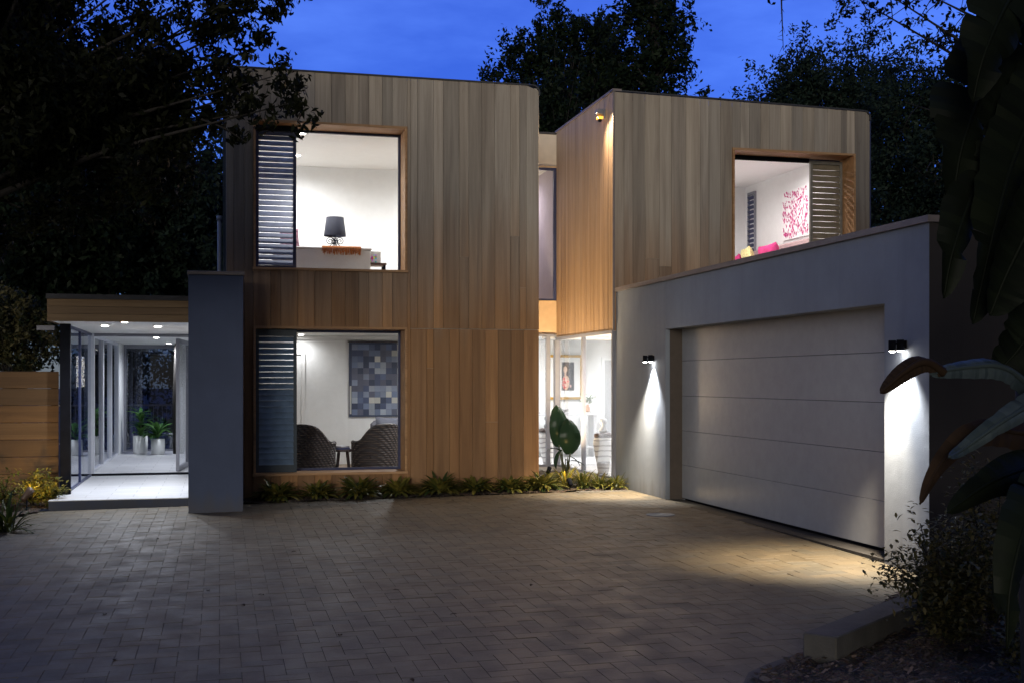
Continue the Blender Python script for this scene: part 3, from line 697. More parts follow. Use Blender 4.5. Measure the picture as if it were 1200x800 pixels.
# ---------------------------------------------------------------- rooms
def room(u0, u1, v0, v1, z0, z1, wm=M['white'], fm=M['floor_wood'], name='room', skip=()):
    t = 0.03
    bs = []
    if 'b' not in skip: bs.append((u0, u1, v1, v1+t, z0, z1))
    if 'l' not in skip: bs.append((u0-t, u0, v0, v1, z0, z1))
    if 'r' not in skip: bs.append((u1, u1+t, v0, v1, z0, z1))
    boxobj(name+'_wall', wm, house, *bs)
    boxobj(name+'_ceiling', M['ceil'], house, (u0-t, u1+t, v0, v1+t, z1, z1+t))
    boxobj(name+'_floor', fm, house, (u0-t, u1+t, v0, v1+t, z0-t, z0))
V0 = VF+0.452
room(0.24, 4.35, V0, 20.0, 2.78, 5.2, name='bedroom')
room(0.24, 4.35, V0, 21.0, 0.12, 2.40, name='sitting_room')
boxobj('cornice', M['ceil'], house, (0.24, 4.35, 20.93, 20.995, 2.33, 2.398))
room(6.35, 9.53, V0, 20.2, 2.78, 5.2, name='bedroom')
room(4.55, 9.70, VL+0.1, 22.6, 0.12, 2.42, fm=M['tile'], name='dining_room', skip=('l',))
for b_ in ((4.50, 4.53, VL+0.1, 22.6, 0.12, 2.42), (9.60, 9.70, 16.5, VL+0.1, 0.12, 2.33), (UG+0.32, 9.6, 16.46, 16.56, 0.12, 2.33)): boxobj('dining_room_wall', M['white'], house, b_)
boxobj('dining_room_floor', M['tile'], house, (GU+0.1, 9.6, 16.56, VL+0.1, 0.06, 0.12))
boxobj('dining_room_ceiling', M['ceil'], house, (GU+0.04, 9.6, 16.56, VL+0.13, 2.315, 2.333))
# interior lamps (real downlights)
def dl(px, py, z, lab, e, **k): return downlight(at_z(px, py, z), lab, e, **k)
WARM = (1.0, 0.93, 0.84)
dl(354, 156.7, 5.195, 'bright downlight near the top of the upper left window', 85)
dl(348, 182.6, 5.195, 'small downlight beside the shutter edge inside the upper left room', 100)
downlight((3.4, 18.4, 5.195), 'recessed downlight inside the upper left room behind the cladding', 130)
dl(353, 392.5, 2.395, 'small downlight beside the shutter inside the lower left room', 12)
downlight((2.9, 18.9, 2.395), 'recessed downlight above the two wicker chairs', 85)
downlight((3.6, 17.6, 2.395), 'recessed downlight at the right end of the sitting room', 45)
downlight((7.6, 18.2, 5.195), 'recessed downlight inside the upper right bedroom', 130, col=(1, 0.9, 0.86))
downlight((8.8, 17.6, 5.195), 'recessed downlight above the pink picture', 50, col=(1, 0.9, 0.86))
downlight((6.3, 17.4, 2.31), 'recessed downlight just inside the tall corner glazing', 90)
downlight((6.6, 21.0, 2.415), 'recessed downlight above the console table', 130)
downlight((8.2, 20.0, 2.415), 'recessed downlight near the white doorway', 90)
downlight((5.2, 20.4, 2.415), 'recessed downlight behind the narrow link window', 55)
downlight((5.1, 20.9, 5.315), 'recessed downlight on the upper landing', 30, col=(1, 0.85, 0.9))
COOL = (0.86, 0.91, 1.0)
dl(123, 382, 2.355, 'porch ceiling downlight nearest the left glass screen', 70, col=COOL, group='porch ceiling downlights')
dl(146, 377.5, 2.355, 'porch ceiling downlight nearest the cedar fascia', 70, col=COOL, group='porch ceiling downlights')
dl(185, 383, 2.355, 'porch ceiling downlight nearest the blade wall', 70, col=COOL, group='porch ceiling downlights')
dl(183, 395.7, 2.355, 'hall downlight beyond the entrance door head', 60, col=COOL, group='porch ceiling downlights')
downlight((-1.0, 24.8, 2.355), 'hall downlight above the potted plants', 55, col=COOL, group='porch ceiling downlights')

# ---------------------------------------------------------------- garage wall lights
def wall_light(px, py, label, e1_, e2_):
    p = at_u(px, py, UG); t = thing('wall_light', label, 'wall light', (UG, p.y, p.z), 'twin spot lights on the garage wall')
    x, y, z = p
    m = MB(); m.bbox(UG-0.014, UG-0.002, y-0.035, y+0.035, z-0.02, z+0.045, 0.003); m.tube([(UG-0.018, y, z+0.02), (UG-0.13, y, z+0.02)], 0.010, 10)
    m.build('bracket', M['black'], t)
    for i, (dx, dz) in enumerate(((0.045, 0.006), (0.122, 0.0))):
        h = MB(); cx = x-dx; n = 20; r = 0.032
        h.lathe([(r*0.9, z+0.045+dz), (r, z+0.04+dz), (r, z-0.045+dz), (r*0.86, z-0.045+dz), (r*0.80, z-0.034+dz)], cx, y, n)
        s_ = h.build('spot_head', M['black'], t)
        q = MB(); q.lathe([(0.001, z-0.058+dz), (r*0.45, z-0.056+dz), (r*0.84, z-0.0455+dz)], cx, y, n, False); q.build('lens', M['lamp_on'], s_)
    lamp('wall_light_lamp', 'SPOT', (x-0.085, y, z-0.062), e1_, (1.0, 0.98, 0.95), (x-0.0, y, z-1.9), 0.04, 84, 1.0)
    lamp('wall_light_lamp', 'SPOT', (x-0.122, y, z-0.068), e2_, (1.0, 0.84, 0.62), (x-0.50, y+0.55, 0), 0.04, 72, 1.0)
wall_light(766, 420, 'twin black spot light on the wall left of the garage door', 150, 420)
wall_light(1060.5, 405, 'twin black spot light on the pier right of the garage door', 150, 420)
# security light on the timber flank
p = at_u(708, 137, RB0)
t = thing('security_light', 'square grey sensor floodlight high on the golden timber flank wall', 'security light', p)
m = MB(); m.bbox(RB0-0.03, RB0-0.0, p.y-0.06, p.y+0.06, p.z-0.04, p.z+0.10, 0.004); m.build('backplate', M['alu'], t)
m = MB(); m.bbox(RB0-0.13, RB0-0.035, p.y-0.07, p.y+0.07, p.z+0.02, p.z+0.10, 0.006); m.build('floodlight_head', M['alu'], t)
m = MB(); m.bbox(RB0-0.11, RB0-0.032, p.y-0.06, p.y+0.06, p.z-0.045, p.z-0.005, 0.006); m.build('sensor_housing', emis('sensor_amber', (1.0, 0.42, 0.06), 0.9), t)
m = MB(); m.lathe([(0.001, p.z-0.085), (0.022, p.z-0.08), (0.034, p.z-0.055), (0.034, p.z-0.046)], RB0-0.07, p.y, 16); m.build('sensor_dome', M['black'], t)
lamp('security_lamp', 'SPOT', (RB0-0.16, p.y, p.z+0.0), 200, (1.0, 0.70, 0.40), (3.2, 12.6, 0), 0.08, 120, 1.0)

# ---------------------------------------------------------------- furniture upstairs, left bedroom
fl = 2.78
t = thing('chest', 'long white chest behind the sill of the upper left window', 'chest', (1.6, 17.5, fl))
m = MB(); m.bbox(0.75, 2.16, 17.28, 17.74, fl+0.06, 3.515, 0.006, ); m.build('carcass', M['white'], t)
m = MB(); m.bbox(0.73, 2.18, 17.26, 17.76, 3.518, 3.545, 0.006); m.build('top', M['white'], t)
m = MB(); m.box(0.80, 2.10, 17.32, 17.70, fl, fl+0.058); m.build('plinth', M['white'], t)
lp = at_v(392.5, 296, 17.55)
t = thing('table_lamp', 'black drum shade lamp on scrolled iron stand', 'table lamp', (lp.x, lp.y, 3.545))
x, y = lp.x, lp.y; zt = at_v(392, 255, 17.55).z; zb = at_v(392, 277, 17.55).z
m = MB(); m.lathe([(0.165, zb), (0.128, zt), (0.122, zt), (0.158, zb)], x, y, 32, False); m.build('lamp_shade', simple('black_lamp_shade', (0.022, 0.024, 0.04), 0.8), t)
m = MB(); m.lathe([(0.07, 3.546), (0.07, 3.556), (0.02, 3.575), (0.009, 3.60), (0.009, zb+0.06)], x, y, 16)
for sgn in (-1, 1):
    for kx in ((1, 0), (0.35, 0.5)):
        pts = []
        for i in range(26):
            a = i/25*3.4*PI; r = 0.062*(1-i/25*0.82)
            pts.append((x+sgn*kx[0]*(0.075-r*math.cos(a)*1.0), y+kx[1]*0.1, zb-0.075+r*math.sin(a)))
        m.tube(pts, 0.0055, 6)
        m.tube([(x+sgn*kx[0]*0.02, y, zb-0.09), (x+sgn*kx[0]*0.05, y, 3.62), (x+sgn*kx[0]*0.09, y, 3.58), (x+sgn*kx[0]*0.10, y, 3.60)], 0.006, 6)
m.build('iron_stand', M['black'], t)
a_ = at_v(377.5, 300, 17.24); b_ = at_v(423, 300, 17.24)
m = MB()
orange = simple('orange_wool', (0.55, 0.20, 0.06), 0.9, 0.35, scale=30, bmp=0.8, bscale=120)
m.sm = False
nx = 60; random.seed(5)
m.bbox(a_.x, b_.x, 17.235, 17.60, 3.547, 3.562, 0.004)
for i in range(150):   # fringe tassels
    xx = a_.x+0.005+(b_.x-a_.x-0.01)*random.random(); ln = random.uniform(0.07, 0.13); yy = 17.235-random.uniform(0, 0.012)
    m.tube([(xx, yy+0.004, 3.556), (xx+random.uniform(-.01, .01), yy-0.006, 3.53), (xx+random.uniform(-.015, .015), yy-0.004, 3.556-ln)], [0.006, 0.007, 0.003], 5)
tag(m.build('throw', orange), 'orange fringed woollen throw draped over the white chest', 'throw')
# framed photo on a dark book
pf = at_v(437, 306, 17.40)
t = thing('picture_frame', 'small white framed colourful photo beside the orange throw', 'picture frame', (pf.x, 17.4, 3.17))
pa, pb = at_v(423.5, 294.5, 17.42), at_v(446, 309, 17.42)
m = MB(); m.bbox(pa.x, pb.x, 17.40, 17.42, pb.z, pa.z, 0.004); m.build('frame', M['white'], t)
m = MB(); rr = random.Random(3)
qa, qb = at_v(429, 298, 17.39), at_v(441.5, 308, 17.39)
for i in range(6):
    for j in range(5):
        m.col = (rr.choice([.7, .1, .5, .8]), rr.choice([.1, .4, .7]), rr.choice([.2, .7, .9]), 1)
        w_, h_ = (qb.x-qa.x)/6, (qa.z-qb.z)/5
        m.add([(qa.x+i*w_, 17.397, qb.z+j*h_), (qa.x+(i+1)*w_, 17.397, qb.z+j*h_), (qa.x+(i+1)*w_, 17.397, qb.z+(j+1)*h_), (qa.x+i*w_, 17.397, qb.z+(j+1)*h_)], [(0, 1, 2, 3)])
attr_mat, nt_, b__ = new_mat('printed_picture'); at_n = N(nt_, 'ShaderNodeAttribute', attribute_name='bc'); L(nt_, at_n.outputs['Color'], b__.inputs['Base Color']); b__.inputs['Roughness'].default_value = 0.5
m.build('picture', attr_mat, t)
sa, sb = at_v(430, 311, 17.4), at_v(452, 311, 17.4)
t = thing('side_table', 'small dark wooden table carrying the little photo', 'side table', ((sa.x+sb.x)/2, 17.4, fl))
m = MB(); m.bbox(sa.x-0.02, sb.x, 17.3, 17.6, pb.z-0.035, pb.z-0.002, 0.004); m.build('top', simple('dark_table_wood', (0.10, 0.05, 0.04), 0.5), t)
for xx in (sa.x, sb.x-0.04):
    for yy in (17.32, 17.55): boxobj('leg', M['black'], t, (xx, xx+0.03, yy, yy+0.03, fl, pb.z-0.036))
def pillow(name, cx, cy, cz, w, h, d, mat, label, rot=0, tilt=-0.25):
    m = MB(); m.sm = True; n = 14; vs = []
    for s in (1, -1):
        for i in range(n+1):
            for j in range(n+1):
                a, b = i/n*2-1, j/n*2-1
                e = (max(0, (1-a**4)*(1-b**4)))**0.5
                pin = 1-0.07*(1-abs(a))*0-0.06*(a*a*b*b < 0.3)*0
                k = 1-0.08*(1-a*a)*(abs(b) > 0)*abs(b)**2; k2 = 1-0.08*(1-b*b)*abs(a)**2
                vs.append((a*w/2*k2, s*d/2*e*(1+0.05*math.sin(7*a+3*b)), b*h/2*k))
    M4 = Matrix.Translation((cx, cy, cz)) @ Matrix.Rotation(rot, 4, 'Z') @ Matrix.Rotation(tilt, 4, 'X')
    vs = [M4 @ Vector(p) for p in vs]; fs = []
    for s in range(2):
        o = s*(n+1)*(n+1)
        for i in range(n):
            for j in range(n):
                q = (o+i*(n+1)+j, o+(i+1)*(n+1)+j, o+(i+1)*(n+1)+j+1, o+i*(n+1)+j+1); fs.append(q if s == 0 else q[::-1])
    m.add(vs, fs)
    return tag(m.build(name, mat), label, 'pillow')
pm = simple('patterned_pillow_cloth', (0.30, 0.16, 0.2), 0.9, 0.7, scale=25)
q = at_v(347, 293, 17.9)
pillow('pillow', q.x-0.12, 17.55, 3.70, 0.30, 0.30, 0.12, pm, 'patterned dark pillow peeping past the shutter on the white chest', 0.2)
# right bedroom
UW = 9.53
def louvre_window():
    a, b = at_u(878, 227, UW), at_u(886.5, 297, UW)
    w = boxobj('shuttered_window', M['alu'], house, (UW-0.04, UW-0.002, b.y, b.y+0.03, 3.9, a.z), (UW-0.04, UW-0.002, a.y-0.03, a.y, 3.9, a.z), (UW-0.04, UW-0.002, b.y+0.03, a.y-0.03, a.z-0.05, a.z), (UW-0.04, UW-0.002, b.y+0.03, a.y-0.03, 3.9, 3.94))
    m = MB(); n = 12; z0, z1 = 3.95, a.z-0.06
    for i in range(n):
        zc = z0+(z1-z0)*(i+.5)/n
        m.box(-0.035, 0.035, b.y+0.03, a.y-0.03, -0.004, 0.004, Matrix.Translation((UW-0.03, 0, zc)) @ Matrix.Rotation(R(42), 4, 'Y'))
    m.build('slats', simple('dark_blue_slat', (0.04, 0.05, 0.12), 0.5), w)
louvre_window()
a, b = at_u(918.5, 226, UW), at_u(950, 283, UW)
t = thing('wall_art', 'square white canvas scattered with magenta leaves above the cushions', 'picture', (UW, (a.y+b.y)/2, 4.0))
z1, z0 = a.z, 4.02
m = MB(); m.box(UW-0.03, UW-0.002, b.y, a.y, z0, z1); m.build('canvas', M['white'], t)
m = MB(); rr = random.Random(9); mag = simple('magenta_print', (0.52, 0.02, 0.20), 0.6, 0.3, scale=12)
for i in range(330):
    cy_, cz_ = rr.uniform(b.y+0.03, a.y-0.03), rr.uniform(z0+0.03, z1-0.03); an = rr.uniform(-0.9, 0.9)+(cy_-(a.y+b.y)/2)*1.2; ln = rr.uniform(0.024, 0.042)
    ca, sa_ = math.sin(an), math.cos(an); w_ = ln*0.33
    pts = [(cy_-ca*ln, cz_-sa_*ln), (cy_+sa_*w_, cz_-ca*w_), (cy_+ca*ln, cz_+sa_*ln), (cy_-sa_*w_, cz_+ca*w_)]
    m.add([(UW-0.033-i*1e-5, min(max(p_[0], b.y+.005), a.y-.005), min(max(p_[1], z0+.005), z1-.005)) for p_ in pts], [(0, 1, 2, 3)])
m.build('leaf_print', mag, t)
mg = simple('magenta_cloth', (0.50, 0.03, 0.16), 0.85, 0.15, scale=10); yl = simple('yellow_dotted_cloth', (0.62, 0.55, 0.25), 0.85, 0.5, scale=40)
pillow('pillow', 9.10, 19.55, 3.66, 0.5, 0.42, 0.16, mg, 'magenta pillow at the far left of the bed, partly behind the yellow one', 1.3)
pillow('pillow', 9.02, 19.0, 3.72, 0.56, 0.44, 0.16, yl, 'yellow and white patterned pillow between the magenta ones', 1.35)
pillow('pillow', 9.08, 18.3, 3.72, 0.75, 0.40, 0.18, mg, 'wide magenta pillow directly below the leaf canvas', 1.5)
t = thing('bed', 'bed with pale headboard and white cover under the magenta leaf canvas', 'bed', (8.9, 18.6, fl))
m = MB(); m.bbox(7.6, 9.35, 17.5, 19.9, fl+0.15, 3.42, 0.03); m.build('mattress', M['white'], t)
m = MB(); m.bbox(9.38, 9.48, 17.4, 20.0, fl, 3.94, 0.02); m.build('headboard', simple('pink_grey_headboard', (0.42, 0.30, 0.30), 0.8), t)
m = MB(); m.box(7.65, 9.3, 17.55, 19.85, fl, fl+0.148); m.build('base', M['black'], t)

# ---------------------------------------------------------------- sitting room
def wicker_mat():
    m, nt, b = new_mat('dark_wicker')
    v = mapped(nt, (1, 1, 1))
    w1 = N(nt, 'ShaderNodeTexWave', wave_type='BANDS', bands_direction='Z', _Scale=9.0, _Distortion=1.0); L(nt, v, w1.inputs['Vector'])
    w2 = N(nt, 'ShaderNodeTexWave', wave_type='BANDS', bands_direction='DIAGONAL', _Scale=7.0, _Distortion=1.0); L(nt, v, w2.inputs['Vector'])
    f = N(nt, 'ShaderNodeMath', operation='MULTIPLY'); L(nt, w1.outputs['Fac'], f.inputs[0]); L(nt, w2.outputs['Fac'], f.inputs[1])
    L(nt, mix(nt, f.outputs[0], (0.022, 0.018, 0.02), (0.13, 0.10, 0.085)), b.inputs['Base Color']); b.inputs['Roughness'].default_value = 0.6
    bump(nt, b, f.outputs[0], 0.9, 0.02); return m
M['wicker'] = wicker_mat()
def armchair(cx, cy, rz, label):
    t = thing('wicker_armchair', label, 'armchair', (cx, cy, 0.12), 'wicker armchairs in the sitting room', rz)
    # local: front is +y, back at -y
    def prof(a):   # a: 0 = back centre, +-1 arm fronts
        k = abs(a); return 0.86-0.30*max(0, min(1, (k-0.25)/0.5))**1.0*(1 if k < 0.8 else 1)-0.0
    m = MB(); m.sm = True; n = 40; rows = 10; vs = []
    for side, off in ((0, 0.0), (1, -0.055)):
        for i in range(n+1):
            a = i/n*2-1; th = a*R(128); ex = 0.37+off; ey = 0.36+off
            k = min(1, max(0, (abs(a)-0.22)/0.42)); k = k*k*(3-2*k); h = 0.70-0.16*k+0.11*math.cos(min(1, abs(a)/0.5)*PI/2)
            for j in range(rows+1):
                z = h*j/rows; fl_ = 1+0.10*(z/0.9)**2*(1-0.4*abs(a))
                vs.append((ex*fl_*math.sin(th), -ey*fl_*math.cos(th)*(1.0), z))
    fs = []; o = (n+1)*(rows+1)
    for i in range(n):
        for j in range(rows):
            q = (i*(rows+1)+j, (i+1)*(rows+1)+j, (i+1)*(rows+1)+j+1, i*(rows+1)+j+1); fs += [q, tuple(o+x for x in q[::-1])]
    m.add(vs, fs)
    m.build('woven_shell', M['wicker'], t, local=True)
    m = MB()
    pts = []
    for i in range(n+1):
        a = i/n*2-1; th = a*R(128); k = min(1, max(0, (abs(a)-0.22)/0.42)); k = k*k*(3-2*k); h = 0.70-0.16*k+0.11*math.cos(min(1, abs(a)/0.5)*PI/2); fl_ = 1+0.10*(h/0.9)**2*(1-0.4*abs(a))
        pts.append((0.345*fl_*math.sin(th), -0.335*fl_*math.cos(th), h))
    pts = [(pts[0][0], pts[0][1]+0.0, 0.0)]+pts+[(pts[-1][0], pts[-1][1], 0.0)]
    m.tube(pts, 0.034, 8); m.build('rolled_rim', M['wicker'], t, local=True)
    m = MB(); m.bbox(-0.28, 0.28, -0.28, 0.30, 0.30, 0.36, 0.02); m.build('seat', M['wicker'], t, local=True)
    m = MB(); m.bbox(-0.26, 0.26, -0.24, 0.28, 0.362, 0.46, 0.04); m.build('cushion', simple('grey_seat_cloth', (0.10, 0.10, 0.13), 0.9), t, local=True)
    return t
c1 = at_v(364, 500, 18.0); c2 = at_v(440, 500, 18.1)
armchair(c1.x, 17.95, R(-28), 'dark wicker armchair half hidden by the lower shutter')
armchair(c2.x, 18.05, R(22), 'dark wicker armchair below the patchwork hanging')
q = at_v(402, 526, 18.1)
t = thing('stool_table', 'small round dark wooden table between the two wicker armchairs', 'side table', (q.x, q.y, 0.12))
dw = simple('dark_stained_wood', (0.05, 0.03, 0.028), 0.45, 0.3)
m = MB(); m.lathe([(0.17, q.z-0.03), (0.18, q.z-0.022), (0.18, q.z-0.006), (0.172, q.z)], q.x, q.y, 28); m.build('tabletop', dw, t)
for k in range(4):
    a = PI/4+k*PI/2; m = MB(); m.tube([(q.x+0.09*math.cos(a), q.y+0.09*math.sin(a), q.z-0.03), (q.x+0.15*math.cos(a), q.y+0.15*math.sin(a), 0.12)], [0.018, 0.014], 8); m.build('leg', dw, t)
bz = q.z
for k, (w_, h_, c) in enumerate(((0.20, 0.03, (0.10, 0.12, 0.25)), (0.17, 0.022, (0.45, 0.45, 0.5)))):
    m = MB(); m.bbox(-w_/2, w_/2, -0.07, 0.07, 0, h_, 0.003, Matrix.Translation((q.x-0.01, q.y, bz+0.001)) @ Matrix.Rotation(R(12+25*k), 4, 'Z'))
    tag(m.build('book', simple('book_cover', c, 0.5)), ['blue book lying at the bottom of the pair on the small round table', 'pale book lying on top of the blue one on the small round table'][k], 'book'); bz += h_+0.001
# patchwork hanging
ua = at_v(409, 400, 20.95).x; z1 = at_v(409, 401, 20.95).z; z0 = at_v(409, 488, 20.95).z; ub = ua+1.28
t = thing('wall_hanging', 'blue and cream patchwork textile hanging on the sitting room wall', 'wall hanging', (ua+0.6, 20.95, z0))
m = MB(); rr = random.Random(21); m.col = (0.035, 0.05, 0.10, 1); m.box(ua, ub, 20.955, 20.97, z0, z1)
cols = [(0.05, 0.07, 0.14), (0.08, 0.11, 0.20), (0.13, 0.17, 0.27), (0.20, 0.24, 0.33), (0.03, 0.045, 0.095), (0.45, 0.45, 0.42), (0.09, 0.10, 0.15), (0.28, 0.32, 0.38)]
nc, nr = 12, 12; cw, ch = (ub-ua-0.06)/nc, (z1-z0-0.06)/nr
for i in range(nc):
    for j in range(nr):
        c = rr.choice(cols) if not (i < 2 and j > 7) else rr.choice(cols[:4]); q_ = rr.uniform(.85, 1.15); m.col = (c[0]*q_, c[1]*q_, c[2]*q_, 1)
        x0_, z0_ = ua+0.05+i*cw, z0+0.03+j*ch; m.box(x0_+0.001, x0_+cw-0.001, 20.945+rr.uniform(0, .004), 20.954, z0_+0.001, z0_+ch-0.001)
m.col = (0.45, 0.45, 0.42, 1); m.box(ua+0.012, ua+0.042, 20.944, 20.953, z0+0.05, z0+0.55)
m.build('patchwork', attr_mat, t)
m = MB(); m.tube([(ua-0.02, 20.95, z1+0.012), (ub+0.02, 20.95, z1+0.012)], 0.010, 8); m.build('hanging_rail', dw, t)
# door in the rear wall, sofa and cabinet
dx0, dx1 = at_v(340, 420, 20.95).x-0.5, at_v(357.5, 420, 20.95).x; dz = at_v(350, 411, 20.95).z
d = boxobj('interior_door', M['white'], house, (dx0, dx1-0.07, 20.96, 20.985, 0.12, dz-0.06))
boxobj('architrave', M['ceil'], d, (dx1-0.068, dx1, 20.94, 20.99, 0.12, dz), (dx0, dx1-0.068, 20.94, 20.99, dz-0.058, dz))
q = at_v(450, 520, 19.6)
t = thing('sofa', 'grey sofa behind the right wicker armchair', 'sofa', (q.x+0.5, 20.0, 0.12))
gs = simple('grey_sofa_cloth', (0.14, 0.14, 0.17), 0.9, 0.15, scale=20)
m = MB(); m.bbox(q.x-0.15, q.x+1.4, 19.9, 20.3, 0.3, 0.92, 0.06); m.build('backrest', gs, t)
m = MB(); m.bbox(q.x-0.15, q.x+1.4, 19.3, 19.89, 0.2, 0.5, 0.05); m.build('seat', gs, t)
pillow('pillow', q.x+0.15, 19.75, 0.78, 0.55, 0.45, 0.18, simple('slate_cushion', (0.09, 0.095, 0.12), 0.9), 'dark grey cushion propped on the sofa behind the right wicker armchair')
q = at_v(464, 530, 17.7)
t = thing('cabinet', 'low red brown cabinet at the right edge of the lower window', 'cabinet', (q.x+0.2, 18.4, 0.12))
rb = simple('red_brown_wood', (0.20, 0.06, 0.035), 0.45, 0.25)
m = MB(); m.bbox(2.62, 3.3, 18.5, 18.95, 0.16, 0.70, 0.006); m.build('carcass', rb, t)
m = MB(); m.bbox(2.60, 3.32, 18.48, 18.97, 0.702, 0.73, 0.006); m.build('top', dw, t)
for k in range(2): boxobj('drawer', rb, t, (2.65, 3.27, 18.48, 18.499, 0.20+k*0.25, 0.43+k*0.25))

# ---------------------------------------------------------------- dining room seen through the corner glazing
VA = 22.57
a, b = at_v(641.4, 415.5, VA), at_v(682.5, 467.5, VA)
t = thing('framed_portrait', 'gold framed portrait of a dark haired figure with red flowers', 'picture', ((a.x+b.x)/2, VA, b.z))
gold = simple('gilt_frame', (0.55, 0.33, 0.07), 0.35, 0.1, metal=0.6); fw = 0.05
m = MB(); m.bbox(a.x, a.x+fw, VA-0.03, VA+0.02, b.z, a.z, .004); m.bbox(b.x-fw, b.x, VA-0.03, VA+0.02, b.z, a.z, .004); m.bbox(a.x+fw, b.x-fw, VA-0.029, VA+0.02, a.z-fw, a.z, .004); m.bbox(a.x+fw, b.x-fw, VA-0.029, VA+0.02, b.z, b.z+fw, .004)
m.build('frame', gold, t)
boxobj('mount', M['white'], t, (a.x+fw, b.x-fw, VA-0.012, VA+0.01, b.z+fw, a.z-fw))
m = MB(); px0, px1 = at_v(658, 430, VA).x, at_v(672.5, 430, VA).x; pz1, pz0 = at_v(658, 424, VA).z, at_v(658, 457, VA).z
def disc(cx, cz, rx, rz_, y, col, n=20):
    m.col = (*col, 1); m.add([(cx+rx*math.cos(2*PI*k/n), y, cz+rz_*math.sin(2*PI*k/n)) for k in range(n)], [tuple(range(n))])
m.col = (0.02, 0.025, 0.045, 1); m.box(px0, px1, VA-0.016, VA-0.0125, pz0, pz1)
pw, ph = px1-px0, pz1-pz0
disc(px0+pw*0.30, pz0+ph*0.78, pw*0.24, ph*0.15, VA-0.018, (0.03, 0.018, 0.015)); disc(px0+pw*0.28, pz0+ph*0.74, pw*0.16, ph*0.12, VA-0.019, (0.60, 0.42, 0.34))
m.col = (0.55, 0.38, 0.30, 1); m.box(px0+pw*0.2, px0+pw*0.36, VA-0.0185, VA-0.0165, pz0+ph*0.45, pz0+ph*0.66); disc(px0+pw*0.32, pz0+ph*0.28, pw*0.30, ph*0.26, VA-0.0195, (0.55, 0.36, 0.28))
rr = random.Random(4)
for i in range(14): disc(px0+pw*rr.uniform(.12, .85), pz0+ph*rr.uniform(.08, .45), pw*rr.uniform(.06, .12), ph*rr.uniform(.03, .06), VA-0.020-i*2e-4, rr.choice([(0.5, 0.02, 0.03), (0.65, 0.08, 0.08), (0.7, 0.45, 0.4), (0.08, 0.14, 0.04)]), 10)
m.build('painting', attr_mat, t)
q0, q1 = at_v(640, 484, 21.9), at_v(701, 484, 21.9)
t = thing('console_table', 'long pale grey console table below the gold framed portrait', 'console table', ((q0.x+q1.x)/2, 22.1, 0.12))
pg = simple('pale_grey_paint', (0.42, 0.43, 0.45), 0.5, 0.05)
m = MB(); m.bbox(q0.x-0.3, q1.x, 21.9, 22.3, 0.93, 0.99, 0.005); m.build('top', pg, t)
for xx in (q0.x-0.28, (q0.x+q1.x)/2-0.3, q1.x-0.08): boxobj('leg', pg, t, (xx, xx+0.06, 21.92, 22.28, 0.12, 0.929))
boxobj('shelf', pg, t, (q0.x-0.22, q1.x-0.08, 21.95, 22.25, 0.28, 0.32))
q = at_v(688, 484, 22.0)
t = thing('vase', 'small vase of green and white flowers on the console table', 'vase', (q.x, 22.0, 0.99))
m = MB(); m.lathe([(0.045, 0.992), (0.06, 1.03), (0.055, 1.08), (0.03, 1.12), (0.04, 1.14)], q.x, 22.0, 20); m.build('pot', simple('terracotta_vase', (0.55, 0.28, 0.16), 0.5), t)
m = MB(); rr = random.Random(8)
for i in range(46):
    d_ = Vector((rr.uniform(-1, 1), rr.uniform(-1, 1), rr.uniform(0.3, 1.5))).normalized(); b0 = Vector((q.x, 22.0, 1.12))+d_*rr.uniform(0.03, 0.22)
    m.leaf(b0, d_, (0, 0, 1), 0.09, 0.035, 0.5, 3, (rr.random(),)*3+(1,))
m.build('foliage', M['leaf_pot'], t)
m = MB()
for i in range(12):
    d_ = Vector((rr.uniform(-1, 1), rr.uniform(-1, 1), rr.uniform(0.2, 1.3))).normalized(); c = Vector((q.x, 22.0, 1.12))+d_*rr.uniform(0.12, 0.27)
    m.lathe([(0.002, c.z-0.02), (0.02, c.z-0.008), (0.022, c.z+0.006), (0.002, c.z+0.018)], c.x, c.y, 8)
m.build('flowers', M['white'], t)
q = at_v(660, 484, 22.0)
m = MB(); m.lathe([(0.03, 0.991), (0.035, 1.0), (0.10, 1.03), (0.13, 1.06), (0.122, 1.06), (0.03, 1.01)], q.x, 22.0, 24); tag(m.build('bowl', pg), 'shallow pale bowl on the console table left of the flowers', 'bowl')
a, b = at_v(705, 420, VA), at_v(716.5, 420, VA)
d = boxobj('interior_door', pg, house, (a.x+0.06, a.x+0.75, VA+0.0, VA+0.018, 0.12, 2.02))
boxobj('architrave', M['white'], d, (a.x, a.x+0.058, VA-0.02, VA+0.02, 0.12, 2.08), (a.x+0.752, a.x+0.81, VA-0.02, VA+0.02, 0.12, 2.08), (a.x+0.058, a.x+0.752, VA-0.02, VA+0.02, 2.022, 2.08))
urn_m, nt_, b_ = new_mat('white_glazed_urn')
v_ = mapped(nt_, (1, 1, 1)); n_ = N(nt_, 'ShaderNodeTexWave', wave_type='BANDS', bands_direction='Z', _Scale=3.6, _Distortion=3.0, _Detail=2.0); L(nt_, v_, n_.inputs['Vector'])
L(nt_, mix(nt_, ramp(nt_, n_.outputs['Fac'], 0.75, 0.95), (0.72, 0.72, 0.73), (0.34, 0.34, 0.36)), b_.inputs['Base Color']); b_.inputs['Roughness'].default_value = 0.3
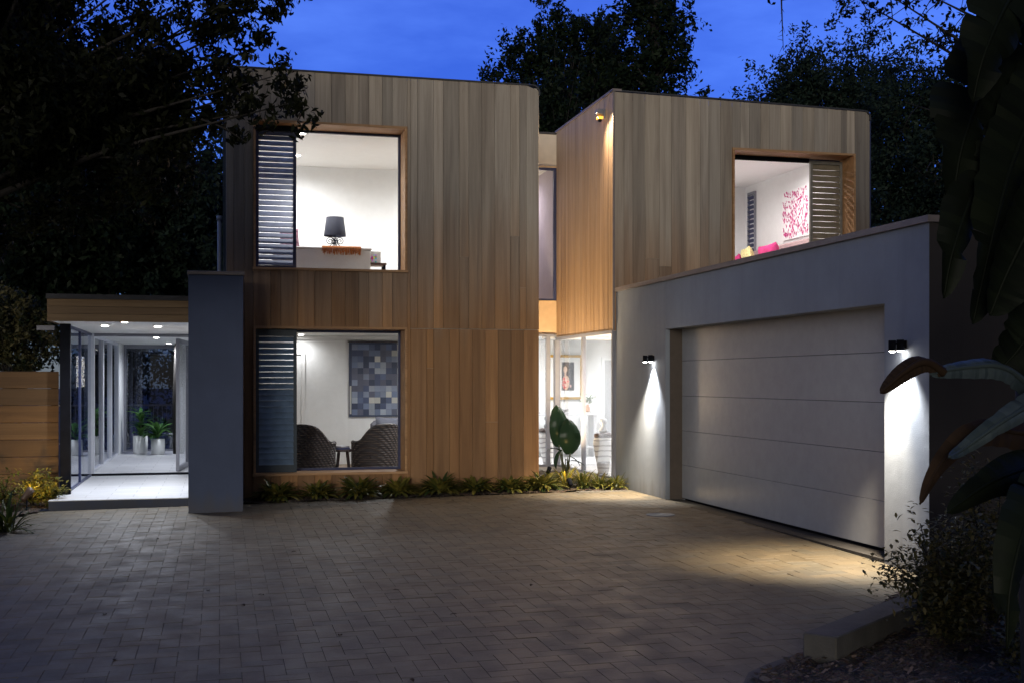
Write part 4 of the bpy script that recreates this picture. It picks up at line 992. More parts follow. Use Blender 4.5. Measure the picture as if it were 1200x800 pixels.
def urn(px, v, pyt, pyb, r, label, zb=0.12):
    q = at_v(px, pyt, v); h = q.z-zb
    t = thing('floor_urn', label, 'urn', (q.x, v, zb), 'tall white urns inside the corner glazing')
    m = MB(); m.lathe([(r*0.42, zb), (r*0.45, zb+0.02), (r*0.60, zb+h*0.25), (r*0.82, zb+h*0.55), (r, zb+h*0.85), (r*0.98, zb+h*0.93), (r*0.86, zb+h)], q.x, v, 28); m.build('body', urn_m, t)
    m = MB(); m.lathe([(r*0.88, q.z), (r*0.90, q.z+0.05), (r*0.6, q.z+0.075), (r*0.3, q.z+0.08)], q.x, v, 24); m.build('dark_lid', dw, t)
    m = MB(); m.lathe([(0.05, q.z+0.081), (0.07, q.z+0.11), (0.035, q.z+0.16), (0.03, q.z+0.19), (0.055, q.z+0.23), (0.05, q.z+0.28), (0.01, q.z+0.31)], q.x, v, 16); m.build('bust_finial', pg, t)
urn(641.5, 19.95, 506, 556, 0.17, 'tall banded white urn behind the narrow left pane')
urn(707, 17.3, 512, 560, 0.16, 'tall banded white urn just inside the right glass pane', 0.125)

# ---------------------------------------------------------------- pot plants in the hall
def pot_plant(px, py, v, r, h, ph, n, lw, ll, label, seed):
    rr = random.Random(seed); q = at_v(px, py, v)
    t = thing('potted_plant', label, 'potted plant', (q.x, v, 0.12), 'potted plants at the end of the hall')
    m = MB(); m.lathe([(r*0.94, 0.12), (r, 0.13), (r, 0.12+h), (r*0.93, 0.12+h), (r*0.93, 0.12+h-0.03)], q.x, v, 30); m.build('pot', M['white'], t)
    m = MB()
    for i in range(n):
        k = rr.random(); z = 0.12+h+ph*k*0.75; a = rr.uniform(0, 2*PI); el = rr.uniform(0.15, 1.15)
        d = Vector((math.cos(a)*math.cos(el), math.sin(a)*math.cos(el), math.sin(el)))
        m.leaf((q.x+d.x*0.03, v+d.y*0.03, z), d, (0, 0, 1), ll*rr.uniform(0.7, 1.1), lw*rr.uniform(.8, 1.2), rr.uniform(0.3, 0.75), 5, (rr.random(),)*3+(1,))
    m.build('leaves', M['leaf_pot'], t)
    m = MB(); m.tube([(q.x, v, 0.12+h-0.03), (q.x+0.02, v, 0.12+h+ph*0.8)], [0.015, 0.008], 6); m.build('stem', M['stem'], t)
pot_plant(164.5, 525, 25.2, 0.145, 0.36, 0.62, 46, 0.085, 0.30, 'taller bushy green plant in the larger white cylinder pot', 1)
pot_plant(185, 528, 24.8, 0.135, 0.31, 0.22, 34, 0.085, 0.40, 'lower arching green plant in the smaller white pot', 2)
# pool fence and bench in the dark garden behind the hall
t = thing('pool_fence', 'low metal picket fence in the dark beyond the hall glass', 'fence', (-1, 28.5, 0))
m = MB(); m.box(-4, 2, 28.5, 28.53, 1.02, 1.06); m.box(-4, 2, 28.5, 28.53, 0.15, 0.18); m.build('rails', M['cap'], t)
m = MB()
for i in range(60): m.box(-4+i*0.1, -4+i*0.1+0.015, 28.505, 28.525, 0.181, 1.019)
m.build('pickets', M['cap'], t)
t = thing('bench', 'slatted timber bench outside behind the hall glass', 'bench', (-0.5, 27.0, 0))
for k in range(4):
    m = MB(); m.col = (0.4, 0.3, 0.2, k*0.2); m.box(-1.1, 0.2, 26.8, 26.88, 0.35+k*0.11, 0.44+k*0.11); m.build('slat', M['fascia'], t)
for xx in (-1.05, 0.1): boxobj('leg', M['black'], t, (xx, xx+0.06, 26.89, 26.95, -0.1, 0.8))
boxobj('seat', M['black'], t, (-1.1, 0.2, 26.4, 26.79, 0.38, 0.42))

# ---------------------------------------------------------------- timber fence at left
t = thing('timber_fence', 'horizontal cedar board fence left of the porch post', 'fence', (-3.5, 16.85, 0))
m = MB(); z = -0.1
rr = random.Random(12)
for k in range(8):
    c = BP[k % 7]; q = rr.uniform(.85, 1.15); m.col = (c[0]*q, c[1]*q*0.97, c[2]*q*0.9, rr.random()); m.bbox(-9.5, -2.10, 16.80, 16.825, z, z+0.225, 0.004); z += 0.229
m.build('boards', M['fence'], t)
for xx in (-2.16, -4.2, -6.2, -8.2): boxobj('post', M['black'], t, (xx-0.04, xx+0.04, 16.83, 16.91, -0.1, 1.70))

# ---------------------------------------------------------------- plants
def ord_label(i): return ['first', 'second', 'third', 'fourth', 'fifth', 'sixth', 'seventh', 'eighth', 'ninth', 'tenth', 'eleventh'][i]
def strap_clump(name, label, cat, x, y, z, n, ln, w, seed, mat='leaf_strap', group=None, upr=0.5, bright=1.0):
    rr = random.Random(seed); t = thing(name, label, cat, (x, y, z), group)
    m = MB()
    for i in range(n):
        a = rr.uniform(0, 2*PI); el = rr.uniform(0.25, 1.35)*upr*2; el = min(el, 1.45)
        d = Vector((math.cos(a)*math.cos(el), math.sin(a)*math.cos(el), math.sin(el)))
        q = rr.random()**1.2*bright
        m.leaf((x+d.x*0.05+rr.uniform(-.05, .05), y+d.y*0.05+rr.uniform(-.05, .05), z), d, (0, 0, 1), ln*rr.uniform(0.6, 1.1), w*rr.uniform(.7, 1.2), rr.uniform(0.35, 0.9), 5, (q, q, q, 1))
    m.build('leaves', M[mat], t)
    m = MB(); m.tube([(x, y, z-0.05), (x, y, z+0.06)], [0.05, 0.03], 8); m.build('crown_base', M['stem'], t)
    return t
xs = [325, 372, 420, 467, 515, 558, 598, 634]
where = ['leftmost', 'second from the left', 'third from the left', 'fourth from the left', 'fifth from the left', 'sixth from the left', 'seventh from the left', 'rightmost']
for i, px in enumerate(xs):
    q = at_v(px, 580, 16.12+0.03*(i % 2))
    strap_clump('border_plant', 'border plant at the cedar wall, %s of the row' % where[i], 'plant', q.x, q.y, zg(q.x, q.y)+0.03, [190, 150, 210, 170, 160, 200, 140, 190][i], [0.34, 0.29, 0.36, 0.31, 0.37, 0.32, 0.28, 0.35][i], 0.056, 100+i, group='row of plants under the lower window', upr=0.44, bright=1.2)
for i, (px, v, n, ln, w_, lab) in enumerate([(663, 16.35, 40, 0.40, 0.030, 'tall bright yellow green sword leaved plant by the warm uplight'), (684, 16.2, 120, 0.36, 0.022, 'spiky tuft of golden grass between the sword plant and the wall'),
        (703, 16.1, 130, 0.30, 0.020, 'low tuft of pale grass beneath the right glass pane'), (722, 15.98, 110, 0.26, 0.022, 'low tuft of pale grass against the grey garage wall'), (650, 16.75, 80, 0.30, 0.035, 'dense yellow green plant beneath the link window')]):
    q = at_v(px, 575, v); strap_clump('tufted_plant', lab, 'plant', q.x, q.y, zg(q.x, q.y)+0.02, n, ln, w_, 200+i, upr=0.62 if i == 0 else 0.5, bright=1.0)
# giant broad leaved plant at the corner
q = at_v(662, 575, 17.0); bx, by, bz = q.x, q.y, zg(q.x, q.y)
t = thing('broad_leaf_plant', 'tall plant with two big oval dark leaves at the glazed corner', 'plant', (bx, by, bz))
def big_leaf(px, py0, py1, wpx, v, name='leaf', mat='leaf_big', lean=0.0):
    top, bot = at_v(px+lean, py0, v), at_v(px, py1, v); ln = (top-bot).length; w = wpx/FPX*v
    m = MB(); m.sm = True; n = 14; vs = []; m.col = (0.4, 0.4, 0.4, 1)
    for i in range(n+1):
        k = i/n; ww = w*0.5*(math.sin(PI*min(1, 0.03+k*0.97))**0.55)*(1-0.12*k) if k < 1 else 0.004
        c = bot.lerp(top, k)+Vector((0, -0.10*math.sin(PI*k), 0))
        for j in range(-3, 4): s = j/3; vs.append(c+Vector((s*ww, 0.05*s*s-0.012*math.cos(k*40)*abs(s), 0)))
    m.add(vs, [(i*7+j, i*7+j+1, (i+1)*7+j+1, (i+1)*7+j) for i in range(n) for j in range(6)])
    m.build(name, M[mat], t)
    m = MB(); m.tube([(bx, by, bz), ((bx+bot.x)/2+0.02, by, (bz+bot.z)/2), bot, bot.lerp(top, 0.9)+Vector((0, -0.05, 0))], [0.02, 0.015, 0.012, 0.004], 7); m.build('stem', M['stem'], t)
big_leaf(655, 474, 523, 26, 17.05, lean=-2); big_leaf(668, 490, 532, 29, 16.9, lean=-2)
for (dx, dz, ln, el) in ((0.12, 0.42, 0.30, -0.35), (-0.12, 0.52, 0.34, -0.8), (0.16, 0.34, 0.30, 0.1), (0.02, 0.38, 0.26, -1.1), (-0.2, 0.5, 0.25, 0.5)):
    m = MB(); d = Vector((math.copysign(math.cos(el), dx), -0.3, math.sin(el))); m.leaf((bx+dx*0.4, by, bz+dz), d, (0, 0, 1), ln, 0.10, 0.7, 6, (0.3, 0.3, 0.3, 1)); m.build('leaf', M['leaf_big'], t)
    m = MB(); m.tube([(bx, by, bz), (bx+dx*0.4, by, bz+dz)], [0.012, 0.008], 6); m.build('stem', M['stem'], t)
# left garden corner
def bush(name, label, cat, c, rad, n, lw, mat, seed, stems=6, group=None, dens=None, flat=1.0, bright=1.0):
    """shrub: many leaf blades on arching stems, base at c"""
    g = np.random.default_rng(seed); rr = random.Random(seed); c = Vector(c)
    t = thing(name, label, cat, c, group)
    m = MB(); tips = []
    for i in range(stems):
        a = rr.uniform(0, 2*PI); e = rr.uniform(0.2, 1.0)
        p1 = c+Vector((math.cos(a)*rad[0]*e*.45, math.sin(a)*rad[1]*e*.45, rad[2]*rr.uniform(.7, 1.0)))
        p2 = c+Vector((math.cos(a)*rad[0]*e, math.sin(a)*rad[1]*e, rad[2]*rr.uniform(1.0, 1.9)*math.sqrt(max(0.1, 1.1-e*e))))
        m.tube([c, c.lerp(p1, .5)+Vector((0, 0, .05)), p1, p2], [0.014, 0.011, 0.008, 0.003], 6); tips += [(p1, 0.9), (p2, 0.7), (p1.lerp(p2, .5), 0.8), (c.lerp(p1, .6), 1.0)]
    m.build('stems', M['bark'], t)
    m = MB()
    for i in range(n):
        p, s = rr.choice(tips); o = Vector(g.normal(0, 1, 3)*np.array(rad)*0.20*s); b = p+o
        if b.z < c.z+0.02: b.z = c.z+0.02+rr.random()*0.05
        d = Vector(g.normal(0, 1, 3)); d.z = d.z*0.5+0.25; q = rr.random()*bright
        m.leaf(b, d, (0, 0, 1), lw[0]*rr.uniform(.7, 1.2), lw[1]*rr.uniform(.8, 1.2), rr.uniform(0, .6), 2, (q, q, q, 1))
    m.build('leaves', M[mat], t); return t
q = at_v(38, 598, 16.35); bush('garden_shrub', 'yellow lit leafy shrub against the cedar fence beside the porch step', 'shrub', (q.x, 16.3, zg(q.x, 16.3)+0.03), (0.42, 0.25, 0.24), 800, (0.075, 0.03), 'leaf_strap', 31, 12)
q = at_v(60, 598, 16.2); bush('garden_shrub', 'small yellow lit shrub touching the porch step corner', 'shrub', (q.x, 16.15, zg(q.x, 16.2)+0.03), (0.22, 0.2, 0.18), 330, (0.07, 0.028), 'leaf_strap', 32, 8)
q = at_v(5, 600, 16.0); bush('garden_shrub', 'dim shrub at the left picture edge below the fence', 'shrub', (q.x, 16.0, zg(q.x, 16)+0.03), (0.4, 0.3, 0.25), 520, (0.08, 0.03), 'leaf_strap', 33, 10)
q = at_z(8, 628, -0.1); strap_clump('flax_plant', 'dark arching strap leaved plant at the far left edge of the paving', 'plant', q.x, q.y, zg(q.x, q.y), 60, 0.50, 0.035, 301, upr=0.5, bright=0.5)
# garden spot light in the left bed
q = at_v(35, 592, 16.0)
t = thing('garden_spotlight', 'small brown spike light aimed up at the fence among yellow shrubs', 'garden light', (q.x, 15.75, zg(q.x, 15.75)))
x, y, z = q.x, 15.75, zg(q.x, 15.75)
m = MB(); m.tube([(x, y, z-0.05), (x, y, z+0.16)], 0.012, 8); m.build('spike', M['black'], t)
m = MB(); m.tube([(x-0.04, y-0.04, z+0.16), (x+0.02, y+0.05, z+0.25), (x+0.035, y+0.075, z+0.275)], [0.035, 0.045, 0.05], 16); m.build('lamp_head', simple('bronze', (0.10, 0.06, 0.04), 0.5), t)
lamp('garden_lamp', 'SPOT', (x+0.05, y+0.10, z+0.32), 11, (1.0, 0.62, 0.20), (x+0.15, 16.8, z+0.55), 0.03, 140, 0.8)
# warm uplight at the glazed corner
q = at_v(676, 575, 16.0)
x, y, z = q.x-0.1, 16.02, zg(q.x, 16.0)
t = thing('garden_spotlight', 'small black spike light among the golden grass tufts at the glazed corner', 'garden light', (x, y, z))
m = MB(); m.tube([(x, y, z-0.05), (x, y, z+0.10)], 0.012, 8); m.build('spike', M['black'], t)
m = MB(); m.tube([(x, y-0.05, z+0.08), (x, y+0.04, z+0.15)], [0.03, 0.035], 14); m.build('lamp_head', M['black'], t)
lamp('garden_lamp', 'SPOT', (x, y+0.07, z+0.20), 6, (1.0, 0.62, 0.22), (5.2, 17.2, 0.9), 0.04, 150, 0.9)
t = thing('garden_spotlight', 'spike light hidden among plants behind the big broad leaf plant', 'garden light', (4.95, 17.5, 0.05))
m = MB(); m.tube([(4.95, 17.5, 0.0), (4.95, 17.5, 0.18)], 0.012, 8); m.build('spike', M['black'], t)
m = MB(); m.tube([(4.93, 17.48, 0.18), (4.97, 17.52, 0.26)], [0.03, 0.035], 14); m.build('lamp_head', M['black'], t)
lamp('garden_lamp', 'SPOT', (4.99, 17.55, 0.31), 430, (1.0, 0.75, 0.46), (5.64, 18.4, 3.4), 0.04, 120, 0.9)

# ---------------------------------------------------------------- lower right: shrub, banana plant
q = at_z(1085, 735, -0.02)
bush('garden_shrub', 'loose dark leafy shrub hiding the far end of the kerb', 'shrub', (4.40, 6.42, -0.04), (0.44, 0.45, 0.42), 6500, (0.050, 0.026), 'leaf_shrub', 41, 44, bright=1.0)
bush('garden_shrub', 'taller dark shrub with sprigs reaching in front of the garage end wall', 'shrub', (4.98, 6.78, -0.02), (0.45, 0.40, 0.55), 4500, (0.050, 0.026), 'leaf_shrub', 42, 34, bright=1.0)
bush('garden_shrub', 'low dark shrub at the lower right corner of the bark bed', 'shrub', (4.35, 5.45, -0.04), (0.35, 0.3, 0.22), 1800, (0.05, 0.026), 'leaf_shrub', 43, 16)
# small garden light on the end wall
p = at_v(1139, 628, 8.2)
t = thing('garden_light', 'small box shaped bollard light standing before the garage end wall', 'garden light', (p.x, 8.2, zg(p.x, 8.2)))
m = MB(); m.bbox(p.x-0.05, p.x+0.07, 8.16, 8.24, p.z-0.035, p.z+0.045, 0.006); m.build('lamp_head', simple('dull_bronze', (0.10, 0.085, 0.07), 0.6), t)
m = MB(); m.tube([(p.x, 8.2, -0.05), (p.x, 8.2, p.z-0.036)], 0.014, 8); m.build('stake', M['black'], t)

def blade(t, pts, w, mat, name='leaf', tears=0, seed=0, droop=0.35, thick=0.012):
    """large banana leaf: pts = midrib points in the world; blade halves droop to the sides and may be torn"""
    rr = random.Random(seed); P = [Vector(p) for p in pts]
    # resample
    L_ = [0]
    for a, b in zip(P, P[1:]): L_.append(L_[-1]+(b-a).length)
    n = 44; Q = []
    for i in range(n+1):
        s = L_[-1]*i/n
        for k in range(len(P)-1):
            if s <= L_[k+1]+1e-9:
                f = (s-L_[k])/max(1e-9, L_[k+1]-L_[k]); p0 = P[max(0, k-1)]; p1 = P[k]; p2 = P[k+1]; p3 = P[min(len(P)-1, k+2)]
                Q.append(0.5*((2*p1)+(p2-p0)*f+(2*p0-5*p1+4*p2-p3)*f*f+(3*p1-p0-3*p2+p3)*f**3)); break
    m = MB(); m.sm = True
    for side in (-1, 1):
        cut = sorted(rr.sample(range(3, n-3), tears)) if tears else []
        segs = []; a0 = 0
        for c in cut+[n]: segs.append((a0, c)); a0 = c
        for (a, b) in segs:
            off = rr.uniform(-0.15, 0.25) if tears else 0
            vs = []
            for i in range(a, b+1):
                d = (Q[min(i+1, n)]-Q[max(i-1, 0)]).normalized(); view = Vector((Q[i].x, Q[i].y, Q[i].z-CZ)).normalized()
                sd = d.cross(Vector((0.25, -0.9, 0.45))).normalized()*side; nn = d.cross(sd).normalized()
                if nn.z > 0: nn = -nn
                k = i/n; ww = w*0.5*(math.sin(PI*min(1, 0.10+k*0.9))**0.6 if k < 1 else 0.02)
                gap = 0.90 if tears and i in (a, b) else 1.0
                for j in range(6):
                    s = j/5; vs.append(Q[i]+sd*ww*s*gap+nn*ww*(droop+off)*s*s+nn*ww*0.05*math.sin(i*1.7+s)*s)
            kk = b-a+1; q0 = rr.random()
            for i in range(kk-1):
                q = min(1, max(0, q0*0.5+0.5*rr.random())); m.col = (q, q, q, 1)
                m.add(vs[i*6:(i+2)*6], [(j, j+1, 6+j+1, 6+j) for j in range(5)])
    m.build(name, M[mat], t)
    m = MB(); m.tube(Q, [0.018*(1-i/n*0.8) for i in range(n+1)], 6); m.build('midrib', M[mat], t)
bp = at_t(1300, 700, 4.6)
bp.z = zg(bp.x, bp.y)
t = thing('banana_plant', 'huge dark banana plant with torn leaves filling the right edge', 'banana plant', bp)
m = MB()
for (x_, y_, h_) in ((0, 0, 3.4), (0.16, 0.2, 2.6), (-0.12, 0.15, 2.2)):
    m.tube([bp+Vector((x_, y_, 0)), bp+Vector((x_*1.3, y_*1.2, h_*.5)), bp+Vector((x_*1.7, y_*1.5, h_))], [0.12, 0.10, 0.05], 14)
m.build('trunk', M['bark'], t)
T = lambda l, ts: [at_t(x_, y_, tt) for (x_, y_), tt in zip(l, ts if hasattr(ts, '__len__') else [ts]*len(l))]
blade(t, T([(1265, -30), (1210, 20), (1160, 90), (1128, 170), (1115, 250)], [4.6, 4.4, 4.3, 4.2, 4.2]), 0.34, 'leaf_banana', tears=9, seed=1, droop=0.3)
blade(t, T([(1290, 40), (1230, 100), (1190, 180), (1165, 270), (1140, 380)], [4.6, 4.3, 4.2, 4.1, 4.1]), 0.28, 'leaf_banana', tears=8, seed=2, droop=0.2)
blade(t, T([(1300, -60), (1235, -50), (1190, -10), (1155, 60), (1140, 120)], [4.6, 4.2, 4.0, 3.9, 3.9]), 0.33, 'leaf_banana', tears=8, seed=3, droop=0.2)
blade(t, T([(1290, 180), (1230, 230), (1185, 310), (1160, 370)], 4.0), 0.30, 'leaf_banana', tears=3, seed=4, droop=0.3)
blade(t, T([(1290, 300), (1240, 330), (1200, 400), (1165, 440)], 4.3), 0.30, 'leaf_banana', tears=3, seed=14, droop=0.3)
blade(t, T([(1225, 470), (1180, 432), (1135, 430), (1090, 438)], [4.3, 4.1, 4.0, 3.9]), 0.085, 'leaf_pale', tears=2, seed=15, droop=0.5)
blade(t, T([(1105, 436), (1085, 424), (1062, 434), (1032, 460)], [3.93, 3.89, 3.85, 3.8]), 0.065, 'leaf_brown', tears=0, seed=5, droop=0.5)
blade(t, T([(1300, 120), (1210, 150), (1150, 210), (1118, 290), (1106, 350)], [4.6, 4.3, 4.2, 4.1, 4.1]), 0.22, 'leaf_banana', tears=7, seed=16, droop=0.3)
blade(t, T([(1300, 430), (1240, 455), (1180, 490), (1130, 525), (1112, 535)], [4.6, 4.2, 3.9, 3.8, 3.7]), 0.09, 'leaf_pale', tears=3, seed=6, droop=0.35)
blade(t, T([(1300, 520), (1220, 510), (1150, 505), (1105, 540), (1078, 590)], [4.6, 4.3, 4.0, 3.9, 3.8]), 0.11, 'leaf_brown', tears=1, seed=7, droop=0.4)
blade(t, T([(1300, 560), (1230, 545), (1170, 560), (1110, 600)], [4.6, 4.2, 3.9, 3.8]), 0.16, 'leaf_banana', tears=1, seed=8, droop=0.3)
blade(t, T([(1300, 620), (1240, 600), (1200, 640), (1170, 720)], [4.4, 3.8, 3.6, 3.5]), 0.20, 'leaf_banana', tears=4, seed=9, droop=0.3)
blade(t, T([(1320, 560), (1260, 560), (1210, 600), (1185, 680), (1180, 760)], [4.4, 3.7, 3.4, 3.3, 3.3]), 0.20, 'leaf_banana', tears=9, seed=10, droop=0.3)

# ---------------------------------------------------------------- trees
def limb_tree(t, base, crown, trunk_r, nl, seed, name='trunk', mat='bark'):
    """trunk with forking limbs into the crown (centre, radii); returns limb tips"""
    rr = random.Random(seed); c, rad = Vector(crown[0]), crown[1]; m = MB(); base = Vector(base); tips = []
    fork = base.lerp(c, 0.55); fork.z = base.z+(c.z-base.z)*0.6
    m.tube([base, base.lerp(fork, .5)+Vector((rr.uniform(-.1, .1), 0, 0)), fork], [trunk_r, trunk_r*.8, trunk_r*.62], 10)
    for i in range(nl):
        d = Vector((rr.gauss(0, 1), rr.gauss(0, 1), rr.gauss(0.2, 1))).normalized(); r = rr.uniform(.55, .95)
        tip = c+Vector((d.x*rad[0], d.y*rad[1], d.z*rad[2]))*r
        mid = fork.lerp(tip, .5)+Vector((rr.uniform(-.15, .15), rr.uniform(-.15, .15), rr.uniform(0, .2)))*rad[0]
        m.tube([fork, mid, tip], [trunk_r*.38, trunk_r*.2, trunk_r*.05], 6)
        tips.append(tip)
        for k in range(2):
            e = tip+Vector((rr.gauss(0, .3)*rad[0], rr.gauss(0, .3)*rad[1], rr.gauss(0, .3)*rad[2])); m.tube([mid, mid.lerp(e, .6)+Vector((0, 0, .1)), e], [trunk_r*.16, trunk_r*.09, trunk_r*.03], 5); tips.append(e)
    m.build(name, M[mat], t); return tips
def leaves(t, centres, spread, n, size, mat, seed, aspect=0.45, name='crown', droop=0.0, sub=5, floor_=None):
    g = np.random.default_rng(seed); C_ = np.array([list(c) for c in centres]); k = len(C_)
    # two level clumps: limb tip -> twig clusters -> leaves
    nsub = max(1, k*sub); cid = g.integers(0, k, nsub); sp = np.array(spread)
    subc = C_[cid]+g.normal(0, 1, (nsub, 3))*sp*0.62
    tone = np.clip(g.normal(0.35, 0.22, nsub), 0, 1)
    si = g.integers(0, nsub, n); P = subc[si]+g.normal(0, 1, (n, 3))*sp*0.24
    d = g.normal(0, 1, (n, 3)); d[:, 2] -= droop; d /= np.linalg.norm(d, axis=1, keepdims=True)
    o = g.normal(0, 1, (n, 3)); s = np.cross(d, o); s /= np.linalg.norm(s, axis=1, keepdims=True)
    nn = np.cross(d, s); sz = size*g.uniform(0.6, 1.3, (n, 1)); w = sz*aspect
    V = np.empty((n, 4, 3)); V[:, 0] = P-d*sz*.5; V[:, 1] = P+s*w*.5+nn*w*.18-d*sz*.05; V[:, 2] = P+d*sz*.5; V[:, 3] = P-s*w*.5+nn*w*.18-d*sz*.05
    if floor_ is not None:
        keep = V[:, :, 2].min(axis=1) > floor_; V = V[keep]; si = si[keep]
    nq = len(V); F = np.arange(nq*4).reshape(nq, 4)
    q = np.clip(tone[si]+g.normal(0, .12, nq), 0, 1); cols = np.stack([q, q, q, np.ones(nq)], 1)
    return qmesh(name, V.reshape(-1, 3), F, cols, M[mat], t)
def tree(name, label, px, py, tt, rpx, rz_px, seed, nl, nleaf, size, mat, group=None, spread=0.34, base_z=-0.2, sub=6, trunk_r=None, depth=1.0, tipx=0):
    c = at_t(px, py, tt); r = rpx/FPX*tt; rz_ = rz_px/FPX*tt; rad = (r, r*depth, rz_)
    b = Vector((c.x+tipx, c.y, base_z)); t = thing(name, label, 'tree', b, group)
    tips = limb_tree(t, b, (c, rad), trunk_r or max(0.12, r*0.09), nl, seed)
    rr = random.Random(seed+1)
    for i in range(nl*2):
        d = Vector((rr.gauss(0, 1), rr.gauss(0, 1), rr.gauss(0, 1))).normalized()*rr.random()**0.45; tips.append(c+Vector((d.x*r, d.y*r*depth, d.z*rz_)))
    leaves(t, tips, (r*spread, r*spread*depth, rz_*spread), nleaf, size, mat, seed+2, sub=sub)
    return t
BG = 'trees behind the house'
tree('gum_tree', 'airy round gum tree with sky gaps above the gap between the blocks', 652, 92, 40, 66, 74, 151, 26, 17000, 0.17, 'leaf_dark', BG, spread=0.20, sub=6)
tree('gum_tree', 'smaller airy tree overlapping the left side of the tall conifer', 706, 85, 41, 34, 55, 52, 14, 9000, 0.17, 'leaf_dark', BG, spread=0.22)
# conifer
c = at_t(768, 0, 38); b = Vector((c.x, c.y, -0.2)); t = thing('conifer', 'tall dense dark conifer rising out of the top of the picture', 'tree', b, BG)
m = MB(); m.tube([b, (b.x, b.y, 17.5)], [0.35, 0.04], 10)
rr = random.Random(53); tips = []
for i in range(150):
    k = rr.random()**0.8; z = 4.5+12.7*k; r = 2.0*(1-k)**0.62*rr.uniform(.55, 1.05)+0.12; a = rr.uniform(0, 2*PI)
    tp = Vector((b.x+r*math.cos(a), b.y+r*math.sin(a), z+rr.uniform(-.1, .3))); m.tube([(b.x, b.y, z-0.3), tp], [0.05, 0.012], 4); tips += [tp, Vector((b.x, b.y, z)).lerp(tp, .55)]
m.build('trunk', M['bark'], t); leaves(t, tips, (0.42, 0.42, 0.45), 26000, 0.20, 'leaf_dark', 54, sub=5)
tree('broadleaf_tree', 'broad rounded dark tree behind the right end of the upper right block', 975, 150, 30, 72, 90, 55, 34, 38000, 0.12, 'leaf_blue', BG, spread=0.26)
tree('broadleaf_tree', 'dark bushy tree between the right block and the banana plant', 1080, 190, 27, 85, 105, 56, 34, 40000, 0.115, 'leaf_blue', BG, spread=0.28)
tree('broadleaf_tree', 'dark tree partly hidden by the banana leaves at the right edge', 1190, 180, 25, 80, 110, 57, 26, 26000, 0.115, 'leaf_blue', BG, spread=0.28)
tree('broadleaf_tree', 'low dark tree just above the left end of the right block roof', 880, 175, 33, 40, 70, 58, 12, 6000, 0.15, 'leaf_dark', BG, spread=0.28)
tree('broadleaf_tree', 'dark tree filling the gap behind the link roof', 640, 160, 34, 40, 70, 59, 14, 8000, 0.17, 'leaf_dark', BG, spread=0.3)
tree('broadleaf_tree', 'dim blue green tree behind the porch roof beside the downpipe', 210, 275, 24, 70, 90, 60, 40, 40000, 0.15, 'leaf_blue', BG, spread=0.28)
tree('broadleaf_tree', 'dark tree behind the middle of the porch roof', 110, 260, 23, 85, 110, 61, 36, 36000, 0.15, 'leaf_dark', BG, spread=0.3)
tree('broadleaf_tree', 'dark tree behind the cedar fence at the left edge', 5, 260, 22, 95, 130, 62, 36, 36000, 0.15, 'leaf_dark', BG, spread=0.3)
for i, (px, py) in enumerate(((20, 395), (-45, 400))):
    tree('hedge_shrub', ['leafy shrub showing above the cedar fence boards', 'leafy shrub above the fence, cut by the left picture edge'][i], px, py, 18.2, 42, 45, 70+i, 14, 7000, 0.085, 'leaf_shrub', spread=0.3, trunk_r=0.05)
for i, px in enumerate((150, 215)):
    q = at_v(px, 470, 31); tree('garden_tree', ['dark shrub beyond the hall glass, left of the potted plants', 'dark shrub beyond the hall glass, near the pivoting door'][i], px, 440, 32, 60, 75, 75+i, 10, 5000, 0.16, 'leaf_dark', spread=0.3, trunk_r=0.06)
# sparse tree reaching in from the right with fine branches
c = at_t(1270, 60, 12.0); b = Vector((c.x+0.6, c.y, -0.2)); t = thing('sparse_tree', 'sparse leaved tree with fine bare branches at the upper right', 'tree', b)
rr = random.Random(80); m = MB(); tips = []
top = Vector((b.x, b.y, 5.2)); m.tube([b, (b.x-0.1, b.y, 2.5), top], [0.14, 0.11, 0.07], 10)
for (x0_, y0_), (x1_, y1_), r_ in (((1230, 150), (990, -10), .014), ((1240, 120), (1020, -20), .016), ((1250, 100), (1080, -10), .02), ((1240, 180), (1060, 120), .014), ((1250, 220), (1090, 190), .016), ((1240, 60), (1130, -20), .02), ((1220, 230), (1120, 250), .012), ((1250, 30), (1160, 60), .02)):
    p1 = at_t(x0_, y0_, 12.0); p2 = at_t(x1_, y1_, 11.5+rr.uniform(-.8, .8)); md = p1.lerp(p2, .5)+Vector((0, 0, rr.uniform(-.05, .2)))
    m.tube([top, p1, md, p2], [0.05, r_*1.3, r_, .003], 6)
    for k in range(16):
        f = rr.uniform(.15, 1); s_ = (p1.lerp(md, f*2) if f < .5 else md.lerp(p2, f*2-1)); e = s_+Vector((rr.uniform(-.3, .15), rr.uniform(-.2, .2), rr.uniform(-.3, .3)))
        m.tube([s_, s_.lerp(e, .5)+Vector((0, 0, .03)), e], [.005, .004, .002], 4); tips.append(e); tips.append(s_.lerp(e, .6))
up_ = [top, at_t(1240, -120, 11.5), at_t(1060, -190, 10.5), at_t(940, -130, 9.6), at_t(914, -60, 9.2), at_t(916, 10, 9.1), at_t(918, 60, 9.1)]
m.tube(up_, [0.05, 0.035, 0.025, 0.016, 0.009, 0.006, 0.002], 6)
for k in range(26):
    s_ = up_[3].lerp(up_[4], k/10) if k < 10 else (up_[4].lerp(up_[5], (k-10)/8) if k < 18 else up_[5].lerp(up_[6], (k-18)/8)); e = s_+Vector((rr.uniform(-.07, .07), rr.uniform(-.07, .07), rr.uniform(-.06, .02)))
    m.tube([s_, e], [.003, .001], 4)
    if k < 18: tips.append(e)
m.build('trunk', M['bark'], t); leaves(t, tips, (0.09, 0.09, 0.08), 2900, 0.065, 'leaf_near', 81, sub=2)
# drooping twig hanging from above
q0_, q1_ = at_t(914, -60, 9), at_t(918, 62, 9)
